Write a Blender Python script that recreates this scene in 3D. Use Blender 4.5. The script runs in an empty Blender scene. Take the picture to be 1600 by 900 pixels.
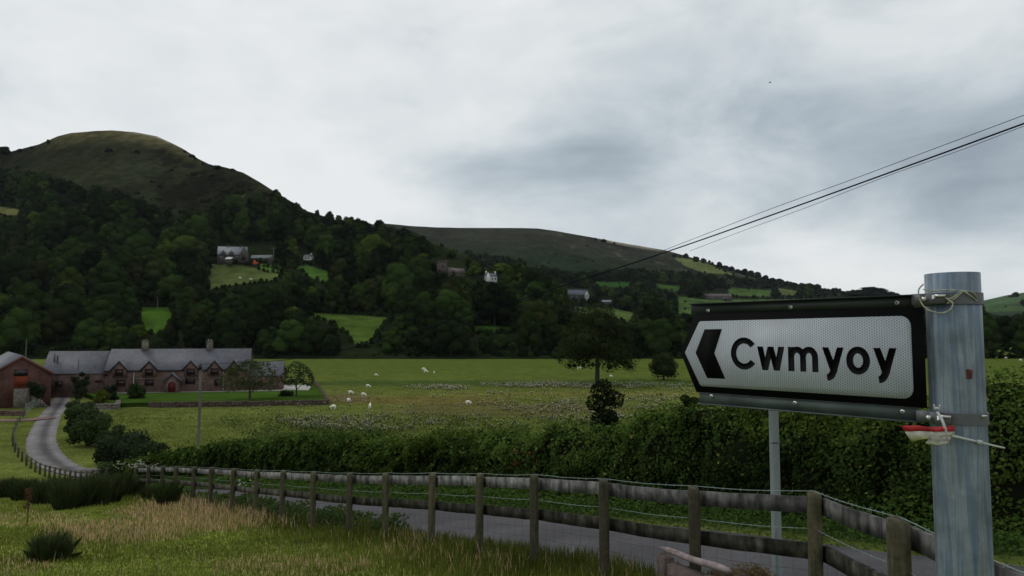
import bpy, bmesh, math, random
import numpy as np
from mathutils import Vector, Matrix

random.seed(11)
RNG = np.random.default_rng(11)
C = bpy.context.scene.collection
PI = math.pi

# ------------------------------------------------------------------ camera maths
F = 1100.0
HAZE = .00002
PITCH = math.atan(75 / F)
CP, SP = math.cos(PITCH), math.sin(PITCH)


def ray(px, py):
    xc = (px - 800) / F
    yc = (450 - py) / F
    dy = CP - SP * yc
    return xc / dy, (SP + CP * yc) / dy


def P(px, py, Y):
    a, b = ray(px, py)
    return (a * Y, Y, b * Y)


def proj(x, y, z):
    d = y * CP + z * SP
    d = np.where(np.abs(d) < 1e-3, 1e-3, d)
    return 800 + F * x / d, 450 - F * (-y * SP + z * CP) / d


def smooth(a, b, x):
    t = np.clip((x - a) / (b - a), 0, 1)
    return t * t * (3 - 2 * t)


_perm = np.random.default_rng(3).integers(0, 2**31, 512)


def vnoise(x, y, seed=0):
    """value noise in about -1..1"""
    x = np.asarray(x, float)
    y = np.asarray(y, float)
    xi = np.floor(x).astype(np.int64)
    yi = np.floor(y).astype(np.int64)
    fx, fy = x - xi, y - yi
    fx = fx * fx * (3 - 2 * fx)
    fy = fy * fy * (3 - 2 * fy)

    def h(i, j):
        n = (i * 374761393 + j * 668265263 + seed * 974711) & 0x7fffffff
        n = (n ^ (n >> 13)) * 1274126177 & 0x7fffffff
        n = (n ^ (n >> 16)) & 0xffff
        return n / 32767.5 - 1
    return (h(xi, yi) * (1 - fx) + h(xi + 1, yi) * fx) * (1 - fy) + (h(xi, yi + 1) * (1 - fx) + h(xi + 1, yi + 1) * fx) * fy


def fbm(x, y, seed=0, octv=4):
    a, s, f = 0.0, 0.55, 1.0
    for k in range(octv):
        a = a + s * vnoise(np.asarray(x) * f, np.asarray(y) * f, seed + k)
        s *= .5
        f *= 2.03
    return a


def inpoly(px, py, poly):
    px = np.asarray(px, float)
    py = np.asarray(py, float)
    r = np.zeros(px.shape, bool)
    n = len(poly)
    for i in range(n):
        x1, y1 = poly[i]
        x2, y2 = poly[(i + 1) % n]
        if y1 == y2:
            continue
        r ^= ((y1 > py) != (y2 > py)) & (px < (x2 - x1) * (py - y1) / (y2 - y1) + x1)
    return r


# ------------------------------------------------------------------ mesh builder
class MB:
    def __init__(s):
        s.V, s.L, s.N, s.M, s.K, s.n = [], [], [], [], [], 0

    def add(s, v, f, col=(1, 1, 1), mi=0):
        v = np.asarray(v, float).reshape(-1, 3)
        f = np.asarray(f, np.int64)
        s.V.append(v)
        s.L.append((f + s.n).ravel())
        s.N.append(np.full(f.shape[0], f.shape[1], np.int64))
        s.M.append(np.full(f.shape[0], mi, np.int64))
        c = np.asarray(col, float)
        if c.ndim == 1:
            c = np.tile(c, (len(v), 1))
        s.K.append(c)
        s.n += len(v)
        return s

    def build(s, name, mats, parent=None, smoothf=False, origin=None, link=True):
        me = bpy.data.meshes.new(name)
        V = np.concatenate(s.V)
        if parent is not None and origin is None:
            origin = parent.location
        if origin is not None:
            V = V - np.array(origin[:])
        L = np.concatenate(s.L)
        N = np.concatenate(s.N)
        me.vertices.add(len(V))
        me.vertices.foreach_set('co', V.ravel())
        me.loops.add(len(L))
        me.loops.foreach_set('vertex_index', L)
        me.polygons.add(len(N))
        me.polygons.foreach_set('loop_start', np.concatenate([[0], np.cumsum(N)[:-1]]))
        me.polygons.foreach_set('material_index', np.concatenate(s.M))
        if smoothf:
            me.polygons.foreach_set('use_smooth', np.ones(len(N), bool))
        a = me.attributes.new('Col', 'FLOAT_COLOR', 'POINT')
        K = np.concatenate(s.K)
        a.data.foreach_set('color', np.concatenate([K, np.ones((len(K), 1))], 1).ravel())
        if not isinstance(mats, (list, tuple)):
            mats = [mats]
        for m in mats:
            me.materials.append(m)
        me.update(calc_edges=True)
        me.validate()
        if not link:
            return me
        o = bpy.data.objects.new(name, me)
        C.objects.link(o)
        if parent is not None:
            o.parent = parent
        elif origin is not None:
            o.location = origin[:]
        return o


def tag(o, label=None, cat=None, group=None, kind=None):
    if label:
        o['label'] = label
    if cat:
        o['category'] = cat
    if group:
        o['group'] = group
    if kind:
        o['kind'] = kind
    return o


def empty(name, loc, label, cat, group=None):
    o = bpy.data.objects.new(name, None)
    C.objects.link(o)
    o.location = loc
    o.empty_display_size = .2
    return tag(o, label, cat, group)


BF = np.array([[0, 3, 2, 1], [4, 5, 6, 7], [0, 1, 5, 4], [1, 2, 6, 5], [2, 3, 7, 6], [3, 0, 4, 7]])


def box(mb, c, s, col=(1, 1, 1), M=None, rz=0, jit=0, mi=0):
    v = np.array([[-1, -1, -1], [1, -1, -1], [1, 1, -1], [-1, 1, -1], [-1, -1, 1], [1, -1, 1], [1, 1, 1], [-1, 1, 1]]) * np.array(s) / 2
    if jit:
        v = v + RNG.uniform(-jit, jit, v.shape)
    if rz:
        v = v @ np.array([[math.cos(rz), math.sin(rz), 0], [-math.sin(rz), math.cos(rz), 0], [0, 0, 1]])
    v = v + np.array(c)
    if M is not None:
        v = xf(M, v)
    return mb.add(v, BF, col, mi)


def xf(M, v):
    A = np.array(M)
    return np.asarray(v) @ A[:3, :3].T + A[:3, 3]


def tube(mb, pts, radii, sides=8, col=(1, 1, 1), caps=True, mi=0):
    pts = np.asarray(pts, float)
    n = len(pts)
    radii = np.broadcast_to(np.asarray(radii, float), (n,))
    T = np.gradient(pts, axis=0)
    T /= np.linalg.norm(T, axis=1)[:, None] + 1e-12
    ref = np.array([0, 0, 1.]) if abs(T[0][2]) < .9 else np.array([1., 0, 0])
    ang = np.arange(sides) * 2 * PI / sides
    V = []
    for i in range(n):
        a = np.cross(T[i], ref)
        if np.linalg.norm(a) < 1e-4:
            a = np.cross(T[i], np.array([0, 1., 0]))
        a /= np.linalg.norm(a)
        b = np.cross(T[i], a)
        V.append(pts[i] + radii[i] * (np.cos(ang)[:, None] * a + np.sin(ang)[:, None] * b))
    V = np.concatenate(V)
    i = np.arange(n - 1)[:, None] * sides
    j = np.arange(sides)[None]
    k = (j + 1) % sides
    Fc = np.stack([i + j, i + k, i + sides + k, i + sides + j], -1).reshape(-1, 4)
    mb.add(V, Fc, col, mi)
    if caps:
        off = mb.n - len(V)
        for base in (0, (n - 1) * sides):
            mb.L.append(np.arange(sides) + base + off)
            mb.N.append(np.array([sides]))
            mb.M.append(np.array([mi]))
    return mb


_ico = {}


def ico(sub):
    if sub not in _ico:
        bm = bmesh.new()
        bmesh.ops.create_icosphere(bm, subdivisions=sub, radius=1)
        _ico[sub] = (np.array([v.co[:] for v in bm.verts]), np.array([[v.index for v in f.verts] for f in bm.faces]))
        bm.free()
    return _ico[sub]


def leaves(mb, c, nrm, size, col, aspect=.6, mi=0, tri=False):
    """one leaf-shaped face per centre; normals given; random spin"""
    n = len(c)
    nrm = nrm / (np.linalg.norm(nrm, axis=1)[:, None] + 1e-9)
    r = RNG.normal(size=(n, 3))
    a = np.cross(nrm, r)
    a /= np.linalg.norm(a, axis=1)[:, None] + 1e-9
    b = np.cross(nrm, a)
    size = np.broadcast_to(size, (n,))[:, None]
    if tri:
        v = np.stack([c + a * size, c - a * size * .6 + b * size * aspect, c - a * size * .6 - b * size * aspect], 1)
        k = 3
    else:
        v = np.stack([c + a * size, c + b * size * aspect + a * size * .1, c - a * size, c - b * size * aspect + a * size * .1], 1)
        k = 4
    col = np.asarray(col, float)
    if col.ndim == 1:
        col = np.tile(col, (n, 1))
    mb.add(v.reshape(-1, 3), np.arange(n * k).reshape(n, k), np.repeat(col, k, axis=0), mi)


def jcol(base, n, amt=.25, hue=.1):
    base = np.asarray(base)
    k = RNG.uniform(1 - amt, 1 + amt, (n, 1))
    h = RNG.uniform(-hue, hue, (n, 1))
    return np.clip(base * k * np.concatenate([1 + h * 1.6, 1 + h * .4, 1 - h], 1), 0, 1)


# ------------------------------------------------------------------ materials
def new_mat(name, rough=.85, spec=.2, metal=0.):
    m = bpy.data.materials.new(name)
    m.use_nodes = True
    nt = m.node_tree
    b = nt.nodes['Principled BSDF']
    b.inputs['Roughness'].default_value = rough
    b.inputs['Specular IOR Level'].default_value = spec
    b.inputs['Metallic'].default_value = metal
    return m, nt, b


def noise_node(nt, scale, detail=4, coord='Object', rough=.6, stretch=None, dist=0.):
    tc = nt.nodes.new('ShaderNodeTexCoord')
    n = nt.nodes.new('ShaderNodeTexNoise')
    n.inputs['Scale'].default_value = scale
    n.inputs['Detail'].default_value = detail
    n.inputs['Roughness'].default_value = rough
    n.inputs['Distortion'].default_value = dist
    src = tc.outputs[coord]
    if stretch:
        mp = nt.nodes.new('ShaderNodeMapping')
        mp.inputs['Scale'].default_value = stretch
        nt.links.new(src, mp.inputs['Vector'])
        src = mp.outputs['Vector']
    nt.links.new(src, n.inputs['Vector'])
    return n


def ramp(nt, src, stops):
    r = nt.nodes.new('ShaderNodeValToRGB')
    e = r.color_ramp.elements
    while len(e) < len(stops):
        e.new(.5)
    for i, (p, c) in enumerate(stops):
        e[i].position = p
        c = c if isinstance(c, (tuple, list)) else (c, c, c)
        e[i].color = (*c, 1)
    nt.links.new(src, r.inputs[0])
    return r.outputs[0]


def mixc(nt, mode, fac, a, b):
    m = nt.nodes.new('ShaderNodeMix')
    m.data_type = 'RGBA'
    m.blend_type = mode
    for idx, v in ((0, fac), (6, a), (7, b)):
        s = m.inputs[idx]
        if isinstance(v, (int, float)):
            s.default_value = v
        elif isinstance(v, (tuple, list)):
            s.default_value = (*v, 1)
        else:
            nt.links.new(v, s)
    return m.outputs[2]


def mat(name, col=None, rough=.85, spec=.2, metal=0., layers=(), bump=None, attr=False, rand=0.):
    """layers: (scale, detail, lo, hi, stretch) each multiplies the base colour by lo..hi (number or colour)"""
    m, nt, b = new_mat(name, rough, spec, metal)
    if attr:
        a = nt.nodes.new('ShaderNodeAttribute')
        a.attribute_name = 'Col'
        cur = a.outputs['Color']
    else:
        rgb = nt.nodes.new('ShaderNodeRGB')
        rgb.outputs[0].default_value = (*col, 1)
        cur = rgb.outputs[0]
    for lay in layers:
        sc, det, lo, hi = lay[:4]
        n = noise_node(nt, sc, det, stretch=lay[4] if len(lay) > 4 else None)
        f = ramp(nt, n.outputs['Fac'], [(.32, lo), (.68, hi)])
        cur = mixc(nt, 'MULTIPLY', 1., cur, f)
    if rand:
        oi = nt.nodes.new('ShaderNodeObjectInfo')
        r = ramp(nt, oi.outputs['Random'], [(0, (1 - rand, 1 - rand, 1 - rand)), (1, (1 + rand * .6, 1 + rand * .8, 1))])
        cur = mixc(nt, 'MULTIPLY', 1., cur, r)
    nt.links.new(cur, b.inputs['Base Color'])
    if bump:
        sc, st, dist = bump[:3]
        n = noise_node(nt, sc, 5, stretch=bump[3] if len(bump) > 3 else None)
        bp = nt.nodes.new('ShaderNodeBump')
        bp.inputs['Strength'].default_value = st
        bp.inputs['Distance'].default_value = dist
        nt.links.new(n.outputs['Fac'], bp.inputs['Height'])
        nt.links.new(bp.outputs[0], b.inputs['Normal'])
    return m


def leafmat(name, trans=.25, rough=.6, rand=0.):
    m = mat(name, attr=True, rough=rough, spec=.0, rand=rand)
    nt = m.node_tree
    b = nt.nodes['Principled BSDF']
    src = b.inputs['Base Color'].links[0].from_socket
    if trans:
        t = nt.nodes.new('ShaderNodeBsdfTranslucent')
        nt.links.new(src, t.inputs['Color'])
        mx = nt.nodes.new('ShaderNodeMixShader')
        mx.inputs[0].default_value = trans
        nt.links.new(b.outputs[0], mx.inputs[1])
        nt.links.new(t.outputs[0], mx.inputs[2])
        nt.links.new(mx.outputs[0], nt.nodes['Material Output'].inputs['Surface'])
    return m


M_ground = mat('turf', attr=True, rough=1., spec=.0, layers=[(.35, 6, .72, 1.28), (4.0, 5, .6, 1.4)], bump=(6, .6, .12))
M_hill = mat('hillside', attr=True, rough=1., spec=.0, layers=[(.012, 6, .7, 1.3), (.09, 6, .62, 1.38)], bump=(.12, .8, 2.5))
M_leaf = leafmat('leaf', .22)
M_crown = leafmat('crown_leaf', .0, .8, rand=.3)
M_wood_leaf = leafmat('woodland_leaf', .0, .85)
M_grass = leafmat('grass_blade', .25, .7)
M_bark = mat('bark', (.045, .038, .03), layers=[(3, 5, .6, 1.4)])
M_lane = mat('asphalt', attr=True, rough=.95, spec=.05, layers=[(.8, 6, .82, 1.15), (30, 3, .8, 1.2)], bump=(60, .4, .01))
M_post = mat('fence_post_wood', (.074, .065, .049), rough=.9, layers=[(3, 5, (.6, .75, .55), (1.5, 1.4, 1.3), (8, 8, .8)), (25, 3, .75, 1.2)], bump=(14, .6, .01, (6, 6, .6)), rand=.25)
M_rail = mat('weathered_rail', attr=True, rough=.95, spec=.05, layers=[(2.2, 5, .55, 1.25), (9, 6, .45, 1.3), (3.2, 2, (.3, .3, .3), (1, 1, 1), (3, 3, .6))], bump=(10, .5, .006))
M_wire = mat('galvanised_wire', (.22, .28, .25), rough=.5, metal=.4)
M_stone = mat('pink_sandstone', (.135, .088, .078), rough=.95, layers=[(1.2, 5, .65, 1.35), (6, 4, (.7, .72, .75), (1.3, 1.25, 1.2))], bump=(5, .7, .08))
M_brick = mat('red_brick', (.088, .042, .033), rough=.95, layers=[(1.0, 5, .7, 1.25), (9, 4, .7, 1.3)], bump=(6, .5, .05))
M_grey_stone = mat('grey_rubble_stone', (.16, .14, .12), rough=.95, layers=[(1.5, 5, .6, 1.4), (7, 3, .6, 1.4)], bump=(5, .8, .1))
M_slate = mat('roof_slate', (.112, .112, .132), rough=.7, spec=.3, layers=[(.5, 5, .86, 1.12), (7, 3, .82, 1.18, (1, 1, 6)), (1.6, 4, .82, 1.14)])
M_white = mat('whitewash', (.62, .62, .61), rough=.8, layers=[(2, 3, .85, 1.05)])
M_dark = mat('dark_recess', (.012, .011, .012), rough=.3, spec=.4)
M_frame = mat('dark_red_joinery', (.05, .012, .01), rough=.6)
M_reddoor = mat('red_door_paint', (.10, .012, .012), rough=.6, layers=[(6, 3, .8, 1.1)])
M_orange = mat('orange_timber', (.17, .035, .012), rough=.7, layers=[(2, 3, .8, 1.1, (6, 6, .6))])
M_lawn = mat('mown_lawn', (.046, .088, .014), rough=1., spec=.0, layers=[(.3, 5, .8, 1.2), (4, 4, .8, 1.25)], bump=(8, .4, .05))
M_pale = mat('pale_paving', (.42, .40, .37), rough=.9, layers=[(1, 4, .75, 1.1)])
M_redgravel = mat('red_gravel', (.16, .10, .085), rough=.95, layers=[(.6, 5, .7, 1.3)])
M_wool = mat('sheep_wool', (.85, .83, .74), rough=.95, spec=.05, layers=[(12, 3, .8, 1.1)])
M_pole = mat('weathered_pole_wood', (.11, .10, .085), rough=.9, layers=[(3, 4, .7, 1.25, (6, 6, .5))])
M_black = mat('black_cable', (.008, .010, .018), rough=.9, spec=.02)

# ------------------------------------------------------------------ fence line, lane and the lie of the land
#            px    top   depth
POSTS = [(1690, 900, 3.2), (1405, 812, 4.5), (1270, 770, 6), (1085, 762, 7), (943, 750, 8), (835, 743, 9), (749, 741, 10), (674, 740, 11),
         (604, 740, 12), (547, 740, 13.1), (490, 738, 14.3), (441, 736, 15.7), (400, 735, 17), (364, 733, 18.3), (331, 731, 19.6),
         (303, 730, 21), (276, 729, 22.4), (254, 729, 23.8), (232, 729, 25.2), (212, 730, 26.6)]
O2 = np.array([2.56, 6.0])
D2 = np.array([-.6, .8])
N2 = np.array([.8, .6])
PT = []
for px, py, Y in POSTS:
    x, y, z = P(px, py, Y)
    PT.append((x, y, z))
PT = np.array(PT)
rel = PT[:, :2] - O2
PS = rel @ D2
PPp = rel @ N2
PZ = PT[:, 2] - 1.15
s_tab = np.concatenate([[-60, -14], PS, [46, 55, 66, 90, 400]])
z_tab = np.concatenate([[-1.2, -1.85], PZ, [-9.1, -10.0, -10.35, -10.5, -10.5]])
z_tab[2] = -2.1
p_tab_s = np.concatenate([[-60, -2], [0.5], PS[3:], [60, 400]])
p_tab_p = np.concatenate([[0, 0], [0], PPp[3:], [-4, -4]])


def sp(x, y):
    rx, ry = np.asarray(x) - O2[0], np.asarray(y) - O2[1]
    s = rx * D2[0] + ry * D2[1]
    p = rx * N2[0] + ry * N2[1]
    return s, p - np.interp(s, p_tab_s, p_tab_p)


def xy(s, p):
    s = np.asarray(s, float)
    pp = np.asarray(p, float) + np.interp(s, p_tab_s, p_tab_p)
    return O2[0] + D2[0] * s + N2[0] * pp, O2[1] + D2[1] * s + N2[1] * pp


# lane centre line
lc = []
for s in np.linspace(-40, 27, 40):
    x, y = xy(s, 2.45)
    lc.append((float(x), float(y)))


def floor_pt(px, py, z=-10.35):
    a, b = ray(px, py)
    Y = z / b
    return a * Y, Y


for px, py in ((150, 744), (108, 733), (80, 716), (66, 696), (66, 676), (74, 655), (83, 640), (93, 626), (96, 618), (80, 613)):
    lc.append(floor_pt(px, py, -10.2 if py > 725 else -10.35))
lc = np.array(lc)


def catmull(pts, n):
    pts = np.asarray(pts, float)
    out = []
    Q = np.vstack([2 * pts[0] - pts[1], pts, 2 * pts[-1] - pts[-2]])
    for i in range(1, len(Q) - 2):
        p0, p1, p2, p3 = Q[i - 1:i + 3]
        for t in np.arange(n) / n:
            out.append(.5 * ((2 * p1) + (-p0 + p2) * t + (2 * p0 - 5 * p1 + 4 * p2 - p3) * t**2 + (-p0 + 3 * p1 - 3 * p2 + p3) * t**3))
    out.append(Q[-2])
    return np.array(out)


LC = catmull(lc, 6)


def dist_line(x, y, L):
    x = np.asarray(x, float)
    y = np.asarray(y, float)
    sh = x.shape
    x = x.ravel()
    y = y.ravel()
    best = np.full(x.shape, 1e9)
    for i in range(len(L) - 1):
        a, b = L[i], L[i + 1]
        d = b - a
        t = np.clip(((x - a[0]) * d[0] + (y - a[1]) * d[1]) / (d @ d + 1e-9), 0, 1)
        best = np.minimum(best, (x - a[0] - t * d[0])**2 + (y - a[1] - t * d[1])**2)
    return np.sqrt(best).reshape(sh)


def H0(x, y):
    s, p = sp(x, y)
    zf = np.interp(s, s_tab, z_tab)
    bank = .08 * np.clip(-p, 0, 12) * smooth(70, 40, s)
    z = zf + bank - .1 * smooth(.2, 1.0, p)
    w = smooth(6, 30, p)
    z = z * (1 - w) + -10.5 * w
    und = fbm(np.asarray(x) * .35, np.asarray(y) * .35, 5, 3) * .07 * (1 - smooth(.0, .9, p) * (1 - smooth(4, 8, p)))
    far = fbm(np.asarray(x) * .03, np.asarray(y) * .03, 9, 2) * .12 * smooth(55, 90, np.hypot(x, y))
    return z + und + far


LBOX = (LC[:, 0].min() - 4, LC[:, 0].max() + 4, LC[:, 1].min() - 4, LC[:, 1].max() + 4)


def Hg(x, y):
    x = np.asarray(x, float)
    y = np.asarray(y, float)
    z = H0(x, y)
    d = np.full(x.shape, 99.)
    m = (x > LBOX[0]) & (x < LBOX[1]) & (y > LBOX[2]) & (y < LBOX[3])
    if m.any():
        d[m] = dist_line(x[m], y[m], LC)
    return z - .16 * (1 - smooth(.95, 1.5, d))


def hit(px, py):
    a, b = ray(px, py)
    Y = np.exp(np.linspace(math.log(2), math.log(600), 1600))
    z = H0(a * Y, Y)
    k = np.argmax(b * Y < z)
    return a * Y[k], Y[k], float(z[k])


# ------------------------------------------------------------------ hills
HILL1 = np.array([(-900, 420), (-500, 330), (-200, 262), (-60, 245), (0, 240), (20, 236), (60, 226), (90, 213), (110, 208), (150, 204.5), (175, 203.5), (210, 206), (245, 213),
                  (265, 222), (285, 232), (310, 248), (330, 258), (350, 261), (380, 270), (405, 284), (430, 300), (460, 318), (480, 330), (520, 342),
                  (550, 351), (600, 360), (650, 374), (700, 388), (740, 404), (780, 432), (830, 458), (900, 486), (1000, 510), (1100, 530), (1200, 548)], float)
H1Y = np.array([(-900, 900), (0, 900), (250, 900), (400, 780), (500, 700), (650, 620), (800, 520), (1000, 440), (1200, 400)], float)
HILL2 = np.array([(300, 400), (450, 375), (560, 352), (600, 349), (640, 353), (680, 355), (720, 356), (800, 356), (840, 357), (870, 361), (920, 370), (980, 381), (1040, 391),
                  (1100, 408), (1160, 425), (1220, 441), (1290, 452), (1350, 458), (1430, 468), (1500, 480), (1600, 500), (1750, 525)], float)
HILL3 = np.array([(1250, 520), (1380, 503), (1450, 488), (1500, 478), (1530, 471), (1570, 462), (1600, 457), (1700, 441), (1850, 425), (2100, 410), (2600, 400)], float)


TOP1 = np.array([(-300, 262), (0, 264), (60, 271), (120, 291), (190, 303), (240, 320), (280, 334), (320, 330), (350, 306), (380, 300), (410, 306), (440, 314), (470, 328), (530, 340), (560, 346), (600, 352), (650, 368), (760, 420)])
TOP2 = np.array([(700, 392), (780, 404), (850, 418), (900, 428), (1000, 424), (1060, 428), (1150, 436), (1230, 446), (1300, 456), (1400, 466), (1600, 480)])


class Hill:
    def __init__(s, ridge, y0, y1, py0, seed, amp, gexp=.8):
        s.r, s.y0, s.y1, s.py0, s.seed, s.amp, s.g = ridge, y0, y1, py0, seed, amp, gexp

    def Y1(s, px):
        return np.interp(px, s.y1[:, 0], s.y1[:, 1])

    def z(s, px, Y):
        """height at column px and depth Y (a column is a straight line on the ground away from the viewer)"""
        Y1 = s.Y1(px)
        t = (Y - s.y0) / (Y1 - s.y0)
        py = s.py0 + (np.interp(px, s.r[:, 0], s.r[:, 1]) - s.py0) * np.clip(t, 0, 1)**s.g
        yc = (450 - py) / F
        b = (SP + CP * yc) / (CP - SP * yc)
        zz = b * np.minimum(Y, Y1)
        xx = (np.asarray(px) - 800) / F * Y
        zz = zz + s.amp * fbm(xx / 45, Y / 45, s.seed, 4) * np.clip(t * 3, 0, 1) * np.clip((1 - t) * 4, 0.10, 1)
        zz = zz - np.clip(t - 1, 0, 9) * (Y1 - s.y0) * .12 - np.clip(t - 1, 0, .1)**2 * 0
        return np.where(t < 0, -11.5 + np.clip(t, -1, 0) * 20, zz)

    def at(s, px, py):
        Y = np.linspace(s.y0, float(s.Y1(px)), 900)
        a, b = ray(px, py)
        z = s.z(np.full(Y.shape, float(px)), Y)
        k = np.argmax(z >= b * Y)
        if z[k] < b * Y[k]:
            k = len(Y) - 1
        return a * Y[k], Y[k], float(z[k])


h1 = Hill(HILL1, 325., H1Y, 561., 21, 5.)
h2 = Hill(HILL2, 380., np.array([(300, 1900), (1000, 2000), (1300, 1700), (1750, 1500)], float), 546., 31, 7., .72)
h3 = Hill(HILL3, 700., np.array([(1000, 2600), (2600, 2600)], float), 538., 41, 8., .8)

FIELDS = [  # polygon seen in the photograph's frame, colour, near boundary softness
    ([(222, 481), (262, 480), (270, 492), (252, 524), (228, 516), (219, 498)], (.055, .115, .014)),
    ([(478, 488), (560, 493), (616, 497), (590, 515), (574, 540), (556, 540), (545, 520), (500, 499)], (.072, .115, .022)),
    ([(330, 414), (345, 411), (422, 420), (442, 428), (425, 438), (380, 443), (330, 452), (326, 435)], (.075, .095, .03)),
    ([(396, 411), (436, 414), (444, 426), (410, 421)], (.06, .11, .022)),
    ([(460, 418), (480, 414), (513, 425), (512, 446), (490, 435)], (.055, .115, .022)),
    ([(738, 510), (800, 509), (798, 518), (745, 519)], (.03, .07, .014)),
    ([(-40, 320), (8, 324), (30, 328), (28, 336), (-40, 338)], (.12, .12, .045)),
    ([(890, 480), (960, 482), (990, 489), (982, 503), (950, 496), (900, 487)], (.085, .125, .035)),
    ([(930, 440), (986, 441), (980, 450), (940, 448)], (.03, .08, .018)),
    ([(1024, 443), (1064, 447), (1058, 456), (1030, 450)], (.045, .09, .022)),
    ([(1052, 402), (1090, 406), (1150, 430), (1100, 426), (1070, 416)], (.10, .12, .04)),
    ([(1138, 449), (1207, 454), (1202, 464), (1140, 461)], (.06, .10, .03)),
    ([(1060, 463), (1100, 468), (1210, 468), (1300, 466), (1420, 470), (1420, 490), (1060, 490)], (.06, .10, .03)),
    ([(1214, 450), (1246, 455), (1240, 462), (1220, 460)], (.09, .11, .04)),
    ([(1540, 478), (1640, 478), (1640, 486), (1540, 487)], (.05, .085, .03)),
]
BUILD_OUT = [(338, 384, 430, 412), (472, 396, 490, 406), (682, 408, 725, 423), (758, 425, 779, 433), (888, 453, 927, 464), (940, 467, 960, 473), (1100, 458, 1148, 466)]


def hill_mesh(h, name, label, pxs, nt, colf):
    px = np.asarray(pxs, float)
    t = np.concatenate([np.linspace(-.03, 1, nt), [1.02, 1.05, 1.1, 1.2, 1.4, 1.8]])
    Y = h.y0 + (h.Y1(px)[None] - h.y0) * t[:, None]
    PX = np.broadcast_to(px[None], Y.shape)
    z = h.z(PX, Y)
    x = (PX - 800) / F * (Y * CP + z * SP)
    V = np.stack([x, Y, z], -1).reshape(-1, 3)
    n, m = Y.shape
    i = np.arange(n - 1)[:, None] * m
    j = np.arange(m - 1)[None]
    Fc = np.stack([i + j, i + j + 1, i + m + j + 1, i + m + j], -1).reshape(-1, 4)
    qx, qy = proj(V[:, 0], V[:, 1], V[:, 2])
    col = colf(qx, qy, V[:, 0], V[:, 1], np.broadcast_to(t[:, None], Y.shape).ravel())
    for poly, c in FIELDS:
        mk = inpoly(qx, qy, poly) & (np.broadcast_to(t[:, None], Y.shape).ravel() < 1.01)
        col[mk] = np.array(c)
    o = MB().add(V, Fc, col).build(name, M_hill, smoothf=True)
    tag(o, label, None, None, 'structure')
    return o


def col_h1(qx, qy, X, Y, t):
    ry = np.interp(qx, HILL1[:, 0], HILL1[:, 1])
    n = fbm(X / 30, Y / 60, 51, 4)
    n2 = fbm(X / 7, Y / 20, 55, 4)
    base = np.array([.021, .026, .012])[None] * (1 + .45 * n[:, None] + .35 * n2[:, None])
    brown = np.array([.032, .027, .018])
    base = base + (brown - base) * np.clip(.5 + n2, 0, 1)[:, None] * .5
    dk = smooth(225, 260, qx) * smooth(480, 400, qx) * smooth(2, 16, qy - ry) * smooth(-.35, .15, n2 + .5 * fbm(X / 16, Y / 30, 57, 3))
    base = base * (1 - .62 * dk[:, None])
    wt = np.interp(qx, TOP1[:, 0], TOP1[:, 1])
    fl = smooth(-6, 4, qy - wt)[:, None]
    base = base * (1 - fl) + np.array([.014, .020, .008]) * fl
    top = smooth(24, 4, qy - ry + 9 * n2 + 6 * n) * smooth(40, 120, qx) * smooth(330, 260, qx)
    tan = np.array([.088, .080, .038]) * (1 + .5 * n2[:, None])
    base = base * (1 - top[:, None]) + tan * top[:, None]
    # bare rock and scree below the crag
    rock = smooth(.25, .45, n2) * smooth(300, 380, qx) * smooth(285, 305, qy) * smooth(350, 330, qy)
    base = base * (1 - rock[:, None]) + np.array([.062, .060, .030]) * rock[:, None]
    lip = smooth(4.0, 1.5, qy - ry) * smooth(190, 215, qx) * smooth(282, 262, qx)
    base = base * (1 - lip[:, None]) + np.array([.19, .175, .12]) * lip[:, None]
    return base


def col_h2(qx, qy, X, Y, t):
    ry = np.interp(qx, HILL2[:, 0], HILL2[:, 1])
    n = fbm(X / 90, Y / 160, 61, 4)
    n2 = fbm(X / 22, Y / 60, 65, 4)
    up = smooth(60, 5, qy - ry)[:, None]
    base = np.array([.016, .028, .014]) * (1 - up) + np.array([.029, .030, .020]) * up
    base = base * (1 + .35 * n[:, None] + .3 * n2[:, None])
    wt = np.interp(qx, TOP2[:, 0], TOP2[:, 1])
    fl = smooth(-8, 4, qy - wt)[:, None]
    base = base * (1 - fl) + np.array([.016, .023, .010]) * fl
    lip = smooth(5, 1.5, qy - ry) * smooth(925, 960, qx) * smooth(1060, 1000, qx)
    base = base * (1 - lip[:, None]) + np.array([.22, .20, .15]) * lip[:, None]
    sc = smooth(.35, .5, n2) * smooth(850, 890, qx) * smooth(40, 15, qy - ry)
    base = base * (1 - sc[:, None]) + np.array([.065, .06, .045]) * sc[:, None]
    return base


def col_h3(qx, qy, X, Y, t):
    ry = np.interp(qx, HILL3[:, 0], HILL3[:, 1])
    n = fbm(X / 90, Y / 160, 71, 4)
    up = smooth(18, 12, qy - ry)[:, None]
    return (np.array([.03, .045, .025]) * (1 - up) + np.array([.055, .095, .04]) * up) * (1 + .25 * n[:, None])


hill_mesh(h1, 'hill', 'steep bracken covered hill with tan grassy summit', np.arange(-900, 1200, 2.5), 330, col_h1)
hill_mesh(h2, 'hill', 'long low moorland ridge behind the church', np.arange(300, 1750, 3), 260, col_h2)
hill_mesh(h3, 'hill', 'distant smooth green hill behind the signpost', np.arange(1250, 2600, 4), 160, col_h3)

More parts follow.
